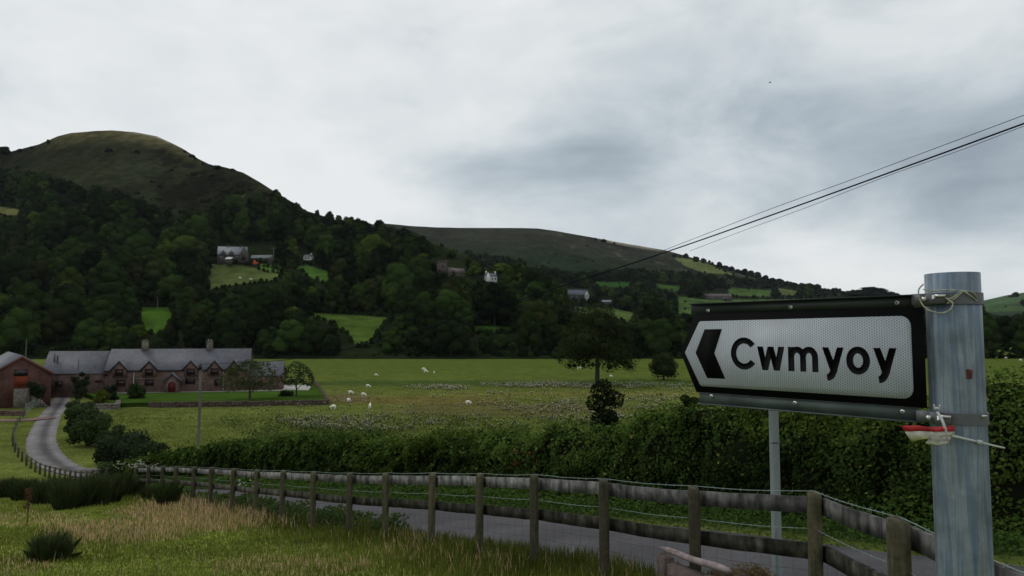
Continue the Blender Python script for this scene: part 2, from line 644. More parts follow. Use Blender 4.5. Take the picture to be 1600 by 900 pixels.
# ------------------------------------------------------------------ ground sheet
ang = np.radians(np.concatenate([np.arange(-76, 76.01, .26), np.arange(80, 280, 5)]))
rr = np.concatenate([[.0], np.exp(np.linspace(math.log(.8), math.log(6500), 470))])
A, R = np.meshgrid(ang, rr)
X, Yv = R * np.sin(A), R * np.cos(A)
Z = Hg(X, Yv)
n, m = X.shape
V = np.stack([X, Yv, Z], -1).reshape(-1, 3)
i = np.arange(n - 1)[:, None] * m
j = np.arange(m)[None]
k = (j + 1) % m
Fc = np.stack([i + j, i + m + j, i + m + k, i + k], -1).reshape(-1, 4)
qx, qy = proj(V[:, 0], V[:, 1], V[:, 2])
front = V[:, 1] > 1
S_, P_ = sp(V[:, 0], V[:, 1])
nA = fbm(V[:, 0] / 9, V[:, 1] / 9, 81, 4)
nB = fbm(V[:, 0] / 2.2, V[:, 1] / 2.2, 85, 4)
nC = fbm(V[:, 0] / 25, V[:, 1] / 25, 87, 4)


def band(c, col, mask):
    return c + (np.array(col) - c) * np.clip(mask, 0, 1)[:, None]


def patch(px0, py0, rx, ry, soft=.35):
    d = ((qx - px0) / rx)**2 + ((qy - py0) / ry)**2 + .5 * nA
    return smooth(1 + soft, 1 - soft, d) * front


def tan_mask(X, Y):
    """dry seeding grass in the meadow"""
    qx, qy = proj(X, Y, H0(X, Y))
    nA = fbm(X / 2.5, Y / 2.5, 181, 3)
    m = np.zeros(np.shape(X))
    for cx, cy, rx, ry, w in ((330, 805, 150, 24, 1), (180, 830, 120, 18, .8), (450, 885, 130, 16, .35), (640, 862, 60, 18, .25), (60, 812, 80, 12, .4), (30, 885, 60, 14, .3), (740, 890, 80, 12, .15)):
        d = ((qx - cx) / rx)**2 + ((qy - cy) / ry)**2 + .7 * nA
        m = np.maximum(m, w * smooth(1.5, .5, d))
    return m


col = np.tile(np.array([.108, .128, .030]), (len(V), 1)) * (1 + .2 * nC[:, None] + .15 * nA[:, None])
meadow = smooth(.6, -.4, P_) * smooth(75, 50, S_)
col = band(col, (.14, .172, .032), meadow)
col = band(col, (.33, .235, .13), .85 * meadow * tan_mask(V[:, 0], V[:, 1]))
past = smooth(0, -2, P_) * smooth(38, 48, S_)
col = band(col, (.040, .088, .012), past)
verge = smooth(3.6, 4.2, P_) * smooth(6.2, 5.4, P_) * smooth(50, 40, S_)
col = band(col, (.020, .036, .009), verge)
# valley field: greener far band, brown and yellowish strips
fld = smooth(20, 34, P_)
col = band(col, (.084, .114, .023), fld * smooth(612, 570, qy) * front)
col = band(col, (.135, .115, .035), patch(640, 626, 160, 7) * fld)
col = band(col, (.115, .10, .04), patch(780, 640, 190, 10) * fld * .8)
col = band(col, (.135, .135, .035), patch(960, 617, 330, 5) * fld)
col = band(col, (.05, .078, .022), patch(790, 599, 420, 5) * fld * .8)
col = band(col, (.125, .10, .05), patch(545, 622, 40, 8) * fld * .8)
col = band(col, (.085, .10, .03), patch(260, 660, 150, 18) * fld)
col = band(col, (.04, .07, .018), patch(1020, 597, 130, 6) * fld * .5)  # lone tree's cast shadow painted dark into the turf colour
gr = MB().add(V, Fc, col).build('ground', M_ground, smoothf=True)
tag(gr, None, None, None, 'structure')

# lane ribbon
T = np.gradient(LC, axis=0)
T /= np.linalg.norm(T, axis=1)[:, None]
NR = np.stack([T[:, 1], -T[:, 0]], 1)
off = np.array([-1.62, -1.45, -.9, -.35, 0, .35, .9, 1.45, 1.62])
# resample finely
dl = np.concatenate([[0], np.cumsum(np.linalg.norm(np.diff(LC, axis=0), axis=1))])
u = np.arange(0, dl[-1], .35)
LCx, LCy = np.interp(u, dl, LC[:, 0]), np.interp(u, dl, LC[:, 1])
Nx, Ny = np.interp(u, dl, NR[:, 0]), np.interp(u, dl, NR[:, 1])
wid = 1 - .14 * smooth(34, 60, LCy)
LX = LCx[:, None] + Nx[:, None] * off[None] * wid[:, None]
LY = LCy[:, None] + Ny[:, None] * off[None] * wid[:, None]
jit = vnoise(u * 1.3, u * 0, 7)[:, None] * np.array([1, .8, 0, 0, 0, 0, 0, .8, 1])[None] * .13
LX += Nx[:, None] * jit
LY += Ny[:, None] * jit
zc = H0(LCx, LCy)
LZ = zc[:, None] - .02 - np.abs(off)[None] * .02 + np.zeros_like(LX)
LZ[:, 0] -= .10
LZ[:, -1] -= .10
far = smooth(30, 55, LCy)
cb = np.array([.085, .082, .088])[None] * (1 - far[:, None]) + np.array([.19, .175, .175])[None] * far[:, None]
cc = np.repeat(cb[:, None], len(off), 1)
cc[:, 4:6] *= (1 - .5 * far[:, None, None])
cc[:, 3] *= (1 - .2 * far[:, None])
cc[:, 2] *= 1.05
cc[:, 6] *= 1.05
cc *= (1 + .16 * fbm(u / 2.5, u * 0, 501, 3))[:, None, None]
cc *= (1 + .10 * vnoise(np.repeat(u[:, None], len(off), 1) * 1.7, np.repeat(off[None], len(u), 0) * 2, 77))[:, :, None]
n, m = LX.shape
i = np.arange(n - 1)[:, None] * m
j = np.arange(m - 1)[None]
Fc = np.stack([i + j, i + m + j, i + m + j + 1, i + j + 1], -1).reshape(-1, 4)
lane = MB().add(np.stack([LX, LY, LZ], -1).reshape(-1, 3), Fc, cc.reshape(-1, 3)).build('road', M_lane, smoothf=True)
tag(lane, None, None, None, 'structure')

# red gravel track across to the barn
tp = catmull([floor_pt(77, 649), floor_pt(55, 652), floor_pt(20, 654), floor_pt(-60, 655)], 8)
mb = MB()
w = 1.3
TT = np.gradient(tp, axis=0)
TT /= np.linalg.norm(TT, axis=1)[:, None]
Nn = np.stack([TT[:, 1], -TT[:, 0]], 1)
Vt = np.concatenate([np.column_stack([tp + Nn * w, H0(*(tp + Nn * w).T) + .06]), np.column_stack([tp - Nn * w, H0(*(tp - Nn * w).T) + .06])])
k = len(tp)
mb.add(Vt, [[a, a + 1, k + a + 1, k + a] for a in range(k - 1)])
tag(mb.build('path', M_redgravel), None, None, None, 'structure')

# ------------------------------------------------------------------ crowns and trees
def lobes_crown(mb, lobes, nf, fs, base, core=True, tri=False, cf=.86, flat=.85, amt=.22, coresub=2, mi=0, skip=.72, nj=.5):
    """lobes: (x,y,z,r). leaf clumps over each lobe's skin, with a solid core"""
    lob = np.array(lobes)
    area = lob[:, 3]**2
    cnt = np.maximum(8, (nf * area / area.sum()).astype(int))
    for i, (x, y, z, r) in enumerate(lob):
        d = RNG.normal(size=(cnt[i], 3))
        d /= np.linalg.norm(d, axis=1)[:, None]
        bump = 1 + .16 * vnoise(d[:, 0] * 3 + i * 7, d[:, 2] * 3 + d[:, 1] * 3, 3)
        rad = r * bump * RNG.uniform(.82, 1.10, cnt[i])
        c = np.array([x, y, z]) + d * rad[:, None] * np.array([1, 1, flat])
        keep = np.ones(len(c), bool)
        for j2, (a, b, e, q) in enumerate(lob):
            if j2 != i:
                keep &= ((c[:, 0] - a)**2 + (c[:, 1] - b)**2 + ((c[:, 2] - e) / flat)**2) > (q * skip)**2
        c, d = c[keep], d[keep]
        if len(c) == 0:
            continue
        lc_ = np.asarray(base) * RNG.uniform(.66, 1.32)
        nr = d + RNG.normal(size=d.shape) * nj + np.array([0, 0, .3])
        leaves(mb, c, nr, fs * RNG.uniform(.6, 1.3, len(c)), jcol(lc_, len(c), amt), .7, mi, tri)
        if core:
            v, f = ico(coresub)
            nb = 1 + .14 * vnoise(v[:, 0] * 3 + i * 7, v[:, 2] * 3 + v[:, 1] * 3, 3)
            mb.add(v * (r * cf * nb)[:, None] * np.array([1, 1, flat]) + np.array([x, y, z]), f, lc_ * .9, mi)


def round_lobes(seed, n=11, R=1.0, hgt=1.5, lift=.32):
    """crown for a tree of half width R and height hgt, base at z=0"""
    r = random.Random(seed)
    L = [(0, 0, hgt * (.5 + lift * .35), R * .62)]
    for i in range(n):
        a = 2.4 * i + r.uniform(-.5, .5)
        t = (i + .5) / n
        z = hgt * (lift + (1 - lift) * (.12 + .68 * t)) + r.uniform(-.06, .06)
        rad = R * (.62 * math.sqrt(max(.02, 1 - (t * 1.02)**2.2))) * r.uniform(.85, 1.12)
        L.append((math.cos(a) * rad * .88, math.sin(a) * rad * .88, z, R * r.uniform(.38, .55) * (1 - .2 * t)))
    return L


def trunk_mesh(mb, h, r, nb, spread, seed, lean=0.):
    q = random.Random(seed)
    pts = [(lean * h * t**2 + q.uniform(-.03, .03) * h * .3, q.uniform(-.02, .02) * h * .3, h * t) for t in (0, .08, .3, .6, 1)]
    tube(mb, pts, [r * 1.5, r * 1.05, r * .85, r * .6, r * .3], 8)
    for i in range(nb):
        a = 2.4 * i + q.uniform(-.4, .4)
        t = .4 + .5 * i / nb
        b = np.array([lean * h * t**2, 0, h * t])
        e = b + np.array([math.cos(a) * spread, math.sin(a) * spread, h * .35])
        mid = (b + e) / 2 + np.array([0, 0, h * .05])
        tube(mb, [b, mid, e], [r * .45, r * .3, r * .12], 6)


# variants: unit trees about 14 m high, 12 m wide
TONES = {'dark': (.0115, .019, .007), 'mid': (.024, .041, .011), 'bright': (.044, .066, .013), 'olive': (.027, .034, .011)}
VAR = []
for v in range(8):
    R, Hh = [(5.2, 14.5), (6.8, 13), (4.4, 15), (7.4, 14.5), (5.8, 12), (6.2, 16), (4.8, 11.5), (6.6, 15)][v]
    st = RNG.bit_generator.state
    mset = {}
    for tn, tc in TONES.items():
        RNG.bit_generator.state = st
        mb = MB()
        lobes_crown(mb, round_lobes(100 + v, 15 if v % 2 else 12, R, Hh, .06), 4200, .26, tc, amt=.16, nj=.34, skip=.8)
        mset[tn] = mb.build('crown', M_crown, link=False)
    tb = MB()
    trunk_mesh(tb, Hh * .62, .32, 5, R * .55, v)
    VAR.append((mset, tb.build('trunk', M_bark, link=False), R, Hh))

# fir variant
def fir_mesh(mb, Hh, R, base, n=2500):
    t = RNG.uniform(0, 1, n)**.7
    t = 1 - t
    a = RNG.uniform(0, 2 * PI, n)
    tier = 1 - .25 * ((t * 9) % 1)
    rad = R * (1 - t) * tier * RNG.uniform(.55, 1.1, n) + .15
    c = np.stack([np.cos(a) * rad, np.sin(a) * rad, Hh * (.06 + .94 * t)], 1)
    nr = np.stack([np.cos(a), np.sin(a), np.full(n, .9)], 1) + RNG.normal(size=(n, 3)) * .4
    leaves(mb, c, nr, .32 * RNG.uniform(.6, 1.3, n), jcol(base, n), .6)
    v, f = ico(2)
    for q in np.linspace(.1, .9, 7):
        mb.add(v * np.array([R * (1 - q) * .75, R * (1 - q) * .75, Hh * .12]) + np.array([0, 0, Hh * q]), f, np.asarray(base) * .9)


# ------------------------------------------------------------------ woodland


def surf(px, Y):
    z1 = h1.z(px, Y)
    z2 = h2.z(px, Y)
    z3 = h3.z(px, Y)
    z1 = np.where((px > 1195) | (Y > h1.Y1(px) * 1.3), -99, z1)
    z2 = np.where((px < 305) | (px > 1745), -99, z2)
    z3 = np.where(px < 1255, -99, z3)
    zz = np.maximum(np.maximum(z1, z2), np.maximum(z3, -10.5))
    w = np.argmax(np.stack([z1, z2, z3, np.full(z1.shape, -10.5)]), 0)
    return zz, w


cand = []
for (Ya, Yb, spc) in ((334, 430, 11.5), (430, 560, 12.5), (560, 760, 13.5), (760, 1000, 15.5), (1000, 1400, 19), (1400, 2000, 28)):
    xs = np.arange(-.86 * Yb, 1.0 * Yb, spc)
    ys = np.arange(Ya, Yb, spc)
    XX, YY = np.meshgrid(xs, ys)
    XX = XX + RNG.uniform(-.42, .42, XX.shape) * spc
    YY = YY + RNG.uniform(-.42, .42, YY.shape) * spc
    XX, YY = XX.ravel(), YY.ravel()
    px0, _ = proj(XX, YY, 30.)
    z, w = surf(px0, YY)
    px, py = proj(XX, YY, z)
    ok = (px > -70) & (px < 1680)
    top = np.where(px < 700, np.interp(px, TOP1[:, 0], TOP1[:, 1]), np.interp(px, TOP2[:, 0], TOP2[:, 1]))
    top = np.where((w == 2), 474, top)
    ok &= py > top + 3 * fbm(px / 18, py / 9, 91, 2)
    # thinner towards the upper edge of the wood
    ok &= ~((py < top + 14) & (RNG.uniform(size=px.shape) < .35))
    ok &= ~((w == 0) & (YY > h1.Y1(px) * 1.03))
    # gap of open slopes in the mid distance on the right
    for a in range(len(XX)):
        if ok[a]:
            cand.append((XX[a], YY[a], z[a], px[a], py[a], spc, w[a]))
print('candidates', len(cand))

fpts = []
for poly, c in FIELDS:
    p = np.array(poly, float)
    cen = p.mean(0)
    gx, gy = np.meshgrid(np.arange(p[:, 0].min(), p[:, 0].max(), 3), np.arange(p[:, 1].min(), p[:, 1].max(), 2))
    mk = inpoly(gx, gy, poly)
    fpts.append(np.stack([gx[mk], gy[mk]], 1))
for x0, y0, x1, y1 in BUILD_OUT:
    gx, gy = np.meshgrid(np.arange(x0, x1, 3.), np.arange(y0, y1, 2.))
    fpts.append(np.stack([gx.ravel(), gy.ravel()], 1))
fpts = np.concatenate(fpts)

trees = []
for (x, y, z, px, py, spc, w) in cand:
    v = random.randrange(8)
    R, Hh = VAR[v][2], VAR[v][3]
    sc = random.choice((random.uniform(.7, 1.1), random.uniform(1.1, 1.6), random.uniform(1.2, 1.9))) * (spc / 11.5)**.75
    if y < 350:
        sc *= random.uniform(.75, 1.0)
    if w == 0 and y > 560:
        sc *= .85
    tcur = (np.interp(px, TOP1[:, 0], TOP1[:, 1]) if px < 700 else np.interp(px, TOP2[:, 0], TOP2[:, 1])) if w != 2 else 472
    if w == 0 and px > 420:
        tcur = min(tcur, float(np.interp(px, HILL1[:, 0], HILL1[:, 1])) + 2)
    sc = min(sc, max(6., py - tcur + 7.) / (F * Hh / y))
    hpx = F * Hh * sc / y * .93
    wpx = F * R * sc / y * .85
    inb = (np.abs(fpts[:, 0] - px) < wpx) & (fpts[:, 1] < py + 1) & (fpts[:, 1] > py - hpx)
    if inb.any():
        done = False
        for q in (.7, .5, .36, .25):      # next to a clearing only lower growth
            inb = (np.abs(fpts[:, 0] - px) < wpx * q * .8) & (fpts[:, 1] < py + 1) & (fpts[:, 1] > py - hpx * q * .9)
            if not inb.any():
                sc *= q
                done = True
                break
        if not done:
            continue
    nz = float(fbm(px / 60, py / 30, 95, 3))
    q = random.random() + nz * .5
    tone = 'dark' if q < .42 else ('mid' if q < .80 else ('olive' if q < .90 else 'bright'))
    if py > 540 and tone in ('bright', 'olive'):
        tone = 'mid'
    trees.append([x, y, z, px, py, sc, v, tone, w])
for px_ in np.arange(-60, 1680, 7.):      # bushes closing the foot of the wood along the field edge
    Yq = random.uniform(328, 334)
    v = random.randrange(8)
    xx_ = ray(px_, 555)[0] * Yq
    q_ = float(proj(xx_, Yq, -10.5)[1])
    if 478 < px_ < 620 or 215 < px_ < 270:
        sc = random.uniform(.16, .24)
    else:
        sc = random.uniform(.3, .55)
    trees.append([xx_, Yq, -10.6, px_, q_, sc, v, random.choice(('dark', 'dark', 'mid')), 3])
# hedgerows closing the sides of the hillside fields
for fi, (poly, c) in enumerate(FIELDS):
    if fi in (12, 14):
        continue
    cx_ = sum(q[0] for q in poly) / len(poly)
    cy_ = sum(q[1] for q in poly) / len(poly)
    for i_ in range(len(poly)):
        (xa, ya), (xb, yb) = poly[i_], poly[(i_ + 1) % len(poly)]
        L_ = math.hypot(xb - xa, yb - ya)
        for q in range(int(L_ / 6) + 1):
            t = (q + random.random()) / (L_ / 6 + 1)
            px_, py_ = xa + (xb - xa) * t, ya + (yb - ya) * t
            px_ += 2.5 * (1 if px_ > cx_ else -1)
            py_ += 3.2 if py_ > cy_ else -1.5
            hh_ = h1 if (px_ < 800 or fi < 6) else h2
            x_, y_, z_ = hh_.at(px_, py_)
            trees.append([x_, y_, z_, px_, py_, random.uniform(.2, .42) * (y_ / 600)**.5, random.randrange(8), random.choice(('dark', 'mid', 'mid')), 0])
# visibility: keep those whose top is not hidden behind nearer ones
trees.sort(key=lambda t: t[1])
sky = np.full(1900, 1e9)
rank = []
for t in trees:
    x, y, z, px, py, sc, v, tone, w = t
    R, Hh = VAR[v][2] * sc, VAR[v][3] * sc
    a, b = int(px - F * R / y * .8) + 100, int(px + F * R / y * .8) + 101
    a, b = max(a, 0), min(b, 1899)
    topy = py - F * Hh / y
    if b <= a:
        continue
    vis = np.clip(np.minimum(sky[a:b], py) - topy, 0, None).sum()
    inframe = -30 < px < 1630
    sky[a:b] = np.minimum(sky[a:b], topy + 2)
    rank.append((vis if inframe else 0, t))
rank = [r for r in rank if r[0] > 12 or not (-30 < r[1][3] < 1630)]
rank.sort(key=lambda r: -r[0])
single = [r[1] for r in rank[:285]]
mass = [r[1] for r in rank[285:]]
print('single', len(single), 'mass', len(mass))

MARKS = [(30, 590, 'the red brick barn'), (270, 575, 'the long slate-roofed farmhouse'), (242, 500, 'the small bright green paddock'), (365, 400, 'the stone farm high on the hillside'),
         (482, 403, 'the tiny white cottage'), (550, 512, 'the bright green hillside field'), (703, 420, 'the church tower'), (768, 432, 'the white gabled cottage'),
         (908, 462, 'the grey-roofed white villa'), (935, 540, 'the lone field tree'), (1130, 463, 'the distant stone farmstead'), (1490, 540, 'the galvanised signpost'), (15, 330, 'the sandy hillside clearing'), (665, 575, 'the three sheep grazing together'),
         (840, 550, 'the far edge of the sheep field')]


def where_label(px, py):
    d, nm, mx, my = min((math.hypot(px - a, (py - b) * 1.6), c, a, b) for a, b, c in MARKS)
    dx, dy = px - mx, py - my
    if d > 190:
        return 'well above ' + nm
    if dy < -28:
        return 'above ' + nm
    if dy > 18:
        return 'just below ' + nm
    if d < 40:
        return 'close behind ' + nm
    return 'beside ' + nm


def plant_tree(mc, mt, x, y, z, sc, rz, label, cat, group, name='woodland_tree'):
    e = empty(name, (x, y, z), label, cat, group)
    e.rotation_euler = (0, 0, rz)
    e.scale = (sc, sc, sc * random.uniform(.88, 1.12))
    for nm, me in (('crown', mc), ('trunk', mt)):
        o = bpy.data.objects.new(nm, me)
        C.objects.link(o)
        o.parent = e
    return e


WORD = {'olive': 'olive brown', 'dark': 'dark green', 'mid': 'mid green', 'bright': 'yellowish green'}
for x, y, z, px, py, sc, v, tone, w in single:
    size = 'bushy low' if sc < .55 else ('small' if sc < .78 else ('round-crowned' if v % 2 else 'broad'))
    lab = f"{WORD[tone]} {size} tree {where_label(px, py - 8)}"
    plant_tree(VAR[v][0][tone], VAR[v][1], x, y, z - .4, sc, random.uniform(0, 6.28), lab, 'tree', 'woodland: ' + lab)

# the rest of the wood as one mass
SV = []
st_ = []
for v in range(5):
    mb = MB()
    lobes_crown(mb, round_lobes(300 + v, 8, 5.8, 13, .06), 520, .62, (1, 1, 1), tri=False, coresub=1, amt=.13, nj=.34, skip=.8)
    SV.append((np.concatenate(mb.V), mb.L, mb.N, np.concatenate(mb.K)))
mb = MB()
for x, y, z, px, py, sc, v, tone, w in mass:
    Vv, Ls, Ns, Kk = SV[v % 5]
    a = random.uniform(0, 6.28)
    ca, sa = math.cos(a), math.sin(a)
    Rm = np.array([[ca, -sa, 0], [sa, ca, 0], [0, 0, 1]])
    V2 = (Vv * sc) @ Rm.T + np.array([x, y, z - .4])
    col_ = np.array(TONES[tone]) * random.uniform(.82, 1.2)
    if y > 1000:
        col_ = np.array(TONES['dark']) * 1.1
    mb.V.append(V2)
    mb.K.append(Kk * col_)
    for l in Ls:
        mb.L.append(l + mb.n)
    for nn in Ns:
        mb.N.append(nn)
        mb.M.append(np.zeros(len(nn), np.int64))
    mb.n += len(V2)
if mb.n:
    tag(mb.build('woodland', M_wood_leaf), 'continuous far broadleaf wood covering the hillsides', 'woodland', None, 'stuff')


# scrub, bracken and crag bushes on the open hill
mb = MB()
cnt = 0
for k in range(4200):
    px, py = random.uniform(-30, 1500), random.uniform(205, 470)
    if px < 480:
        ry = np.interp(px, HILL1[:, 0], HILL1[:, 1])
        tp_ = np.interp(px, TOP1[:, 0], TOP1[:, 1])
        if py < ry + 1 or py > tp_ + 6:
            continue
        crag = 1.0 if (px > 230 and py > ry + 8) else .0
        pr = .0 + .14 * crag * (vnoise(px / 25, py / 8, 5) > .0) * (py > 240) + .16 * (px > 275 and py < ry + 14) + .16 * (py > tp_ - 9)
        if random.random() > pr * 3:
            continue
        x, y, z = h1.at(px, py)
        r = random.uniform(1.2, 3.4)
    else:
        if random.random() > .07:
            continue
        ry = np.interp(px, HILL2[:, 0], HILL2[:, 1])
        tp_ = np.interp(px, TOP2[:, 0], TOP2[:, 1])
        if px < 740 or py < ry + 6 or py > tp_ + 5:
            continue
        if any(inpoly(px, py, pl) for pl, c in FIELDS):
            continue
        x, y, z = h2.at(px, py)
        r = random.uniform(1.5, 4.0)
    cnt += 1
    lobes_crown(mb, [(x, y, z + r * .3, r), (x + r * .8, y, z + r * .1, r * .7), (x - r * .7, y + .5 * r, z, r * .6)], 60, r * .22, (.015, .021, .009), tri=True, coresub=1)
print('scrub', cnt)
tag(mb.build('hillside_scrub', M_wood_leaf), 'scattered gorse and thorn scrub over the open hillsides', 'scrub', None, 'stuff')

# ------------------------------------------------------------------ skyline and single far trees
def lone(px, py, hpx, wpx, hill, tone, label, v=None, name='skyline_tree', group=None, Y=None):
    if Y is None:
        x, y, z = hill.at(px, py + 1.5)
    else:
        x, y, z = P(px, py, Y)
    v = random.randrange(8) if v is None else v
    R, Hh = VAR[v][2], VAR[v][3]
    e = plant_tree(VAR[v][0][tone], VAR[v][1], x, y, z - .3, 1, random.uniform(0, 6), label, 'tree', group, name)
    e.scale = (wpx * y / F / 2 / R,) * 2 + (hpx * y / F / Hh,)
    return e


lone(7, 242, 17, 20, h1, 'dark', 'dark bushy tree on the shoulder at the very foot of the summit slope')
lone(31, 236, 6, 10, h1, 'dark', 'low bush on the rising skyline next to the bushy shoulder tree')
lone(49, 231, 5, 6, h1, 'dark', 'tiny shrub on the skyline below the round-headed summit tree')
lone(75, 223, 8, 6, h1, 'dark', 'small round-headed tree standing alone on the summit skyline')
lone(170, 236, 7, 14, h1, 'dark', 'dark thorn bush just under the tan summit grass', name='thorn_bush')
lone(214, 238, 6, 9, h1, 'dark', 'smaller thorn bush under the tan summit grass', name='thorn_bush')
lone(289, 237, 5, 6, h1, 'dark', 'bush at the top of the craggy skyline drop')
lone(305, 248, 5, 5, h1, 'dark', 'bush midway down the craggy skyline drop')
lone(317, 256, 5, 5, h1, 'dark', 'bush at the foot of the craggy skyline drop')
lone(340, 263, 7, 16, h1, 'dark', 'dark bush on the lower shoulder below the crag')
lone(545, 352, 10, 14, h1, 'mid', 'feathery tree breaking the skyline where the two hills meet')
lone(930, 374, 5, 5, h2, 'dark', 'small lone tree first on the moorland skyline above the villa')
lone(943, 377, 6, 11, h2, 'dark', 'pair-like dark tree clump on the moorland skyline')
lone(960, 380, 4, 5, h2, 'dark', 'tiny shrub on the skyline beyond the dark tree clump')
lone(1072, 402, 9, 10, h2, 'dark', 'round tree on the skyline at the top corner of the lime pasture')
lone(1088, 408, 10, 12, h2, 'dark', 'spreading tree on the skyline beside the lime pasture')
lone(1100, 410, 9, 10, h2, 'mid', 'lighter tree on the skyline beside the lime pasture')
lone(1113, 413, 6, 6, h2, 'dark', 'small skyline tree below the lime pasture pair')
for i, px in enumerate((1124, 1133, 1143, 1153, 1163, 1173, 1184, 1196, 1207, 1218, 1229, 1241, 1253, 1265, 1277)):
    py = float(np.interp(px, HILL2[:, 0], HILL2[:, 1])) + 2
    lone(px, py, random.uniform(6, 12), random.uniform(11, 17), h2, 'dark', 'dark tree in the unbroken skyline row descending behind the sign', group='skyline row of trees above the sign')
lone(1302, 456, 9, 8, h2, 'dark', 'upright tree standing proud of the skyline above the sign')
lone(1362, 466, 22, 62, h2, 'dark', 'broad domed dark tree rising just above the sign top')
lone(1340, 466, 16, 50, h2, 'dark', 'lower dark tree joining the domed tree above the sign')
lone(1390, 468, 15, 40, h2, 'dark', 'dark tree behind the top corner of the sign next to the domed tree')
lone(1587, 463, 9, 11, h3, 'dark', 'round tree alone on the far green hill beyond the signpost')
lone(1579, 463, 4, 7, h3, 'dark', 'shrub beside the lone tree on the far green hill')
lone(838, 446, 24, 13, h2, 'dark', 'narrow pointed dark tree above the villa', name='skyline_tree')
lone(785, 430, 26, 44, h1, 'bright', 'yellow green rounded tree directly behind the white gabled cottage', v=1)
lone(243, 345, 13, 15, h1, 'bright', 'bright round tree at the top of the wood under the crag', v=3, name='woodland_tree')

# ------------------------------------------------------------------ bespoke trees in the valley
def field_tree(px, pyb, wpx, hpx, Y, base, label, name, lobes_fn, nf, fs, tr, nb=6, group=None, cat='tree', trunk_frac=.5, lean=0., core=True, skip=.72, drop=0., cf=.66):
    x, y, z = P(px, pyb, Y)
    z = float(H0(x, y)) if abs(float(H0(x, y)) - z) < 1.2 else z
    z -= drop
    e = empty(name, (x, y, z), label, cat, group)
    R, Hh = wpx * Y / F / 2, (P(px, pyb - hpx, Y)[2] - z) * 1.04
    mb = MB()
    lobes_crown(mb, lobes_fn(R, Hh), nf, fs, base, core=core, skip=skip, cf=cf, nj=.8, amt=.35)
    c = mb.build('crown', M_leaf, origin=(0, 0, 0))
    c.parent = e
    tb = MB()
    trunk_mesh(tb, Hh * trunk_frac, tr, nb, R * .55, int(px), lean)
    t = tb.build('trunk', M_bark, origin=(0, 0, 0))
    t.parent = e
    return e


def big_tree(R, Hh):
    L = [(x * .92, y * .92, z, q * .82) for x, y, z, q in round_lobes(5, 20, R, Hh, .30)]
    r = random.Random(9)
    for i in range(18):
        a = i * 2 * PI / 18 + r.uniform(-.15, .15)
        L.append((math.cos(a) * R * r.uniform(.5, .90), math.sin(a) * R * r.uniform(.5, .85), Hh * r.uniform(.22, .36), R * r.uniform(.09, .17)))
        L.append((math.cos(a + .2) * R * r.uniform(.55, .75), math.sin(a + .2) * R * .7, Hh * r.uniform(.38, .62), R * r.uniform(.2, .3)))
    return L


field_tree(934, 600, 134, 122, 150, (.027, .037, .014), 'large spreading dark tree alone in the middle of the sheep field', 'field_tree', big_tree, 30000, .17, .5, 12, trunk_frac=.8, cf=.42, skip=.55)
field_tree(1037, 591, 48, 42, 170, (.036, .048, .018), 'small round brownish tree near the tip of the sign arrow', 'field_tree', lambda R, H: round_lobes(6, 12, R, H, .12), 4500, .2, .3)


def garden_crown(seed, lift=.42):
    return lambda R, H: [(x * 1.0, y, max(z, H * lift), r * .8) for x, y, z, r in round_lobes(seed, 16, R, H, lift)]


field_tree(390, 621, 98, 54, 112, (.050, .066, .022), 'low wide-crowned garden tree in front of the farmhouse end wall', 'garden_tree', garden_crown(15), 6500, .14, .22, 7, trunk_frac=.6, core=False)
field_tree(463, 617, 58, 50, 118, (.036, .047, .021), 'thin airy garden tree beside the pale gravel patch', 'garden_tree', garden_crown(17, .38), 2800, .15, .16, 7, trunk_frac=.6, core=False)


def mound(seed, n=9):
    def f(R, H):
        r = random.Random(seed)
        L = [(0, 0, H * .45, min(R, H) * .55)]
        for i in range(n):
            a = 2.4 * i
            q = r.uniform(.25, .7) * R
            rr_ = min(R, H) * r.uniform(.28, .45)
            L.append((math.cos(a) * q, math.sin(a) * q * .7, max(rr_ * .6, (H - rr_) * r.uniform(.3, 1)), rr_))
        return L
    return f


def bush(px, pyb, wpx, hpx, Y, base, label, name='garden_bush', nf=1500, fs=.13, n=9, cat='bush', group=None, drop=0.3, core=True):
    return field_tree(px, pyb, wpx, hpx, Y, base, label, name, mound(int(px), n), nf, fs, .06, 3, cat=cat, trunk_frac=.4, group=group, drop=drop, core=core)


G1, G2, G3, G4 = (.024, .036, .018), (.038, .060, .020), (.070, .088, .016), (.054, .078, .036)
bush(57, 622, 34, 26, 104, G1, 'dark rounded bush against the corner of the brick barn')
bush(125, 622, 30, 42, 112, G1, 'tall dark conical bush in front of the low farmhouse wing', n=12)
bush(157, 631, 28, 24, 107, G3, 'yellow green bush behind the little stone planter wall')
bush(174, 624, 24, 28, 111, G1, 'dark bush between the yellow green bush and the farmhouse')
bush(212, 619, 37, 22, 114, G2, 'wide dark green bush under the farmhouse ground floor windows')
bush(447, 616, 26, 7, 118, G1, 'low dark bush at the corner of the end annexe')
bush(122, 668, 36, 40, 84, G2, 'bushy hedge plant where the lane leaves the farmyard', 'lane_shrub')
bush(150, 672, 44, 38, 82, G4, 'grey green hedge shrub above the lane bend', 'lane_shrub')
bush(140, 700, 66, 50, 68, G2, 'broad green shrub mass on the outside of the lane bend', 'lane_shrub', 3500, .13, 14)
bush(195, 724, 90, 56, 56, (.034, .050, .024), 'large dark bramble thicket beside the lane bend', 'bramble_thicket', 6000, .11, 22)
bush(236, 716, 60, 30, 52, (.028, .042, .018), 'lower bramble thicket at the near end of the hedge', 'bramble_thicket', 3000, .1, 14)
bush(112, 650, 26, 26, 92, G4, 'grey green shrub at the farmyard end of the lane hedge', 'lane_shrub', 1800, .12)
bush(134, 655, 34, 28, 90, G4, 'paler shrub behind the farmyard end of the lane hedge', 'lane_shrub', 2000, .12)
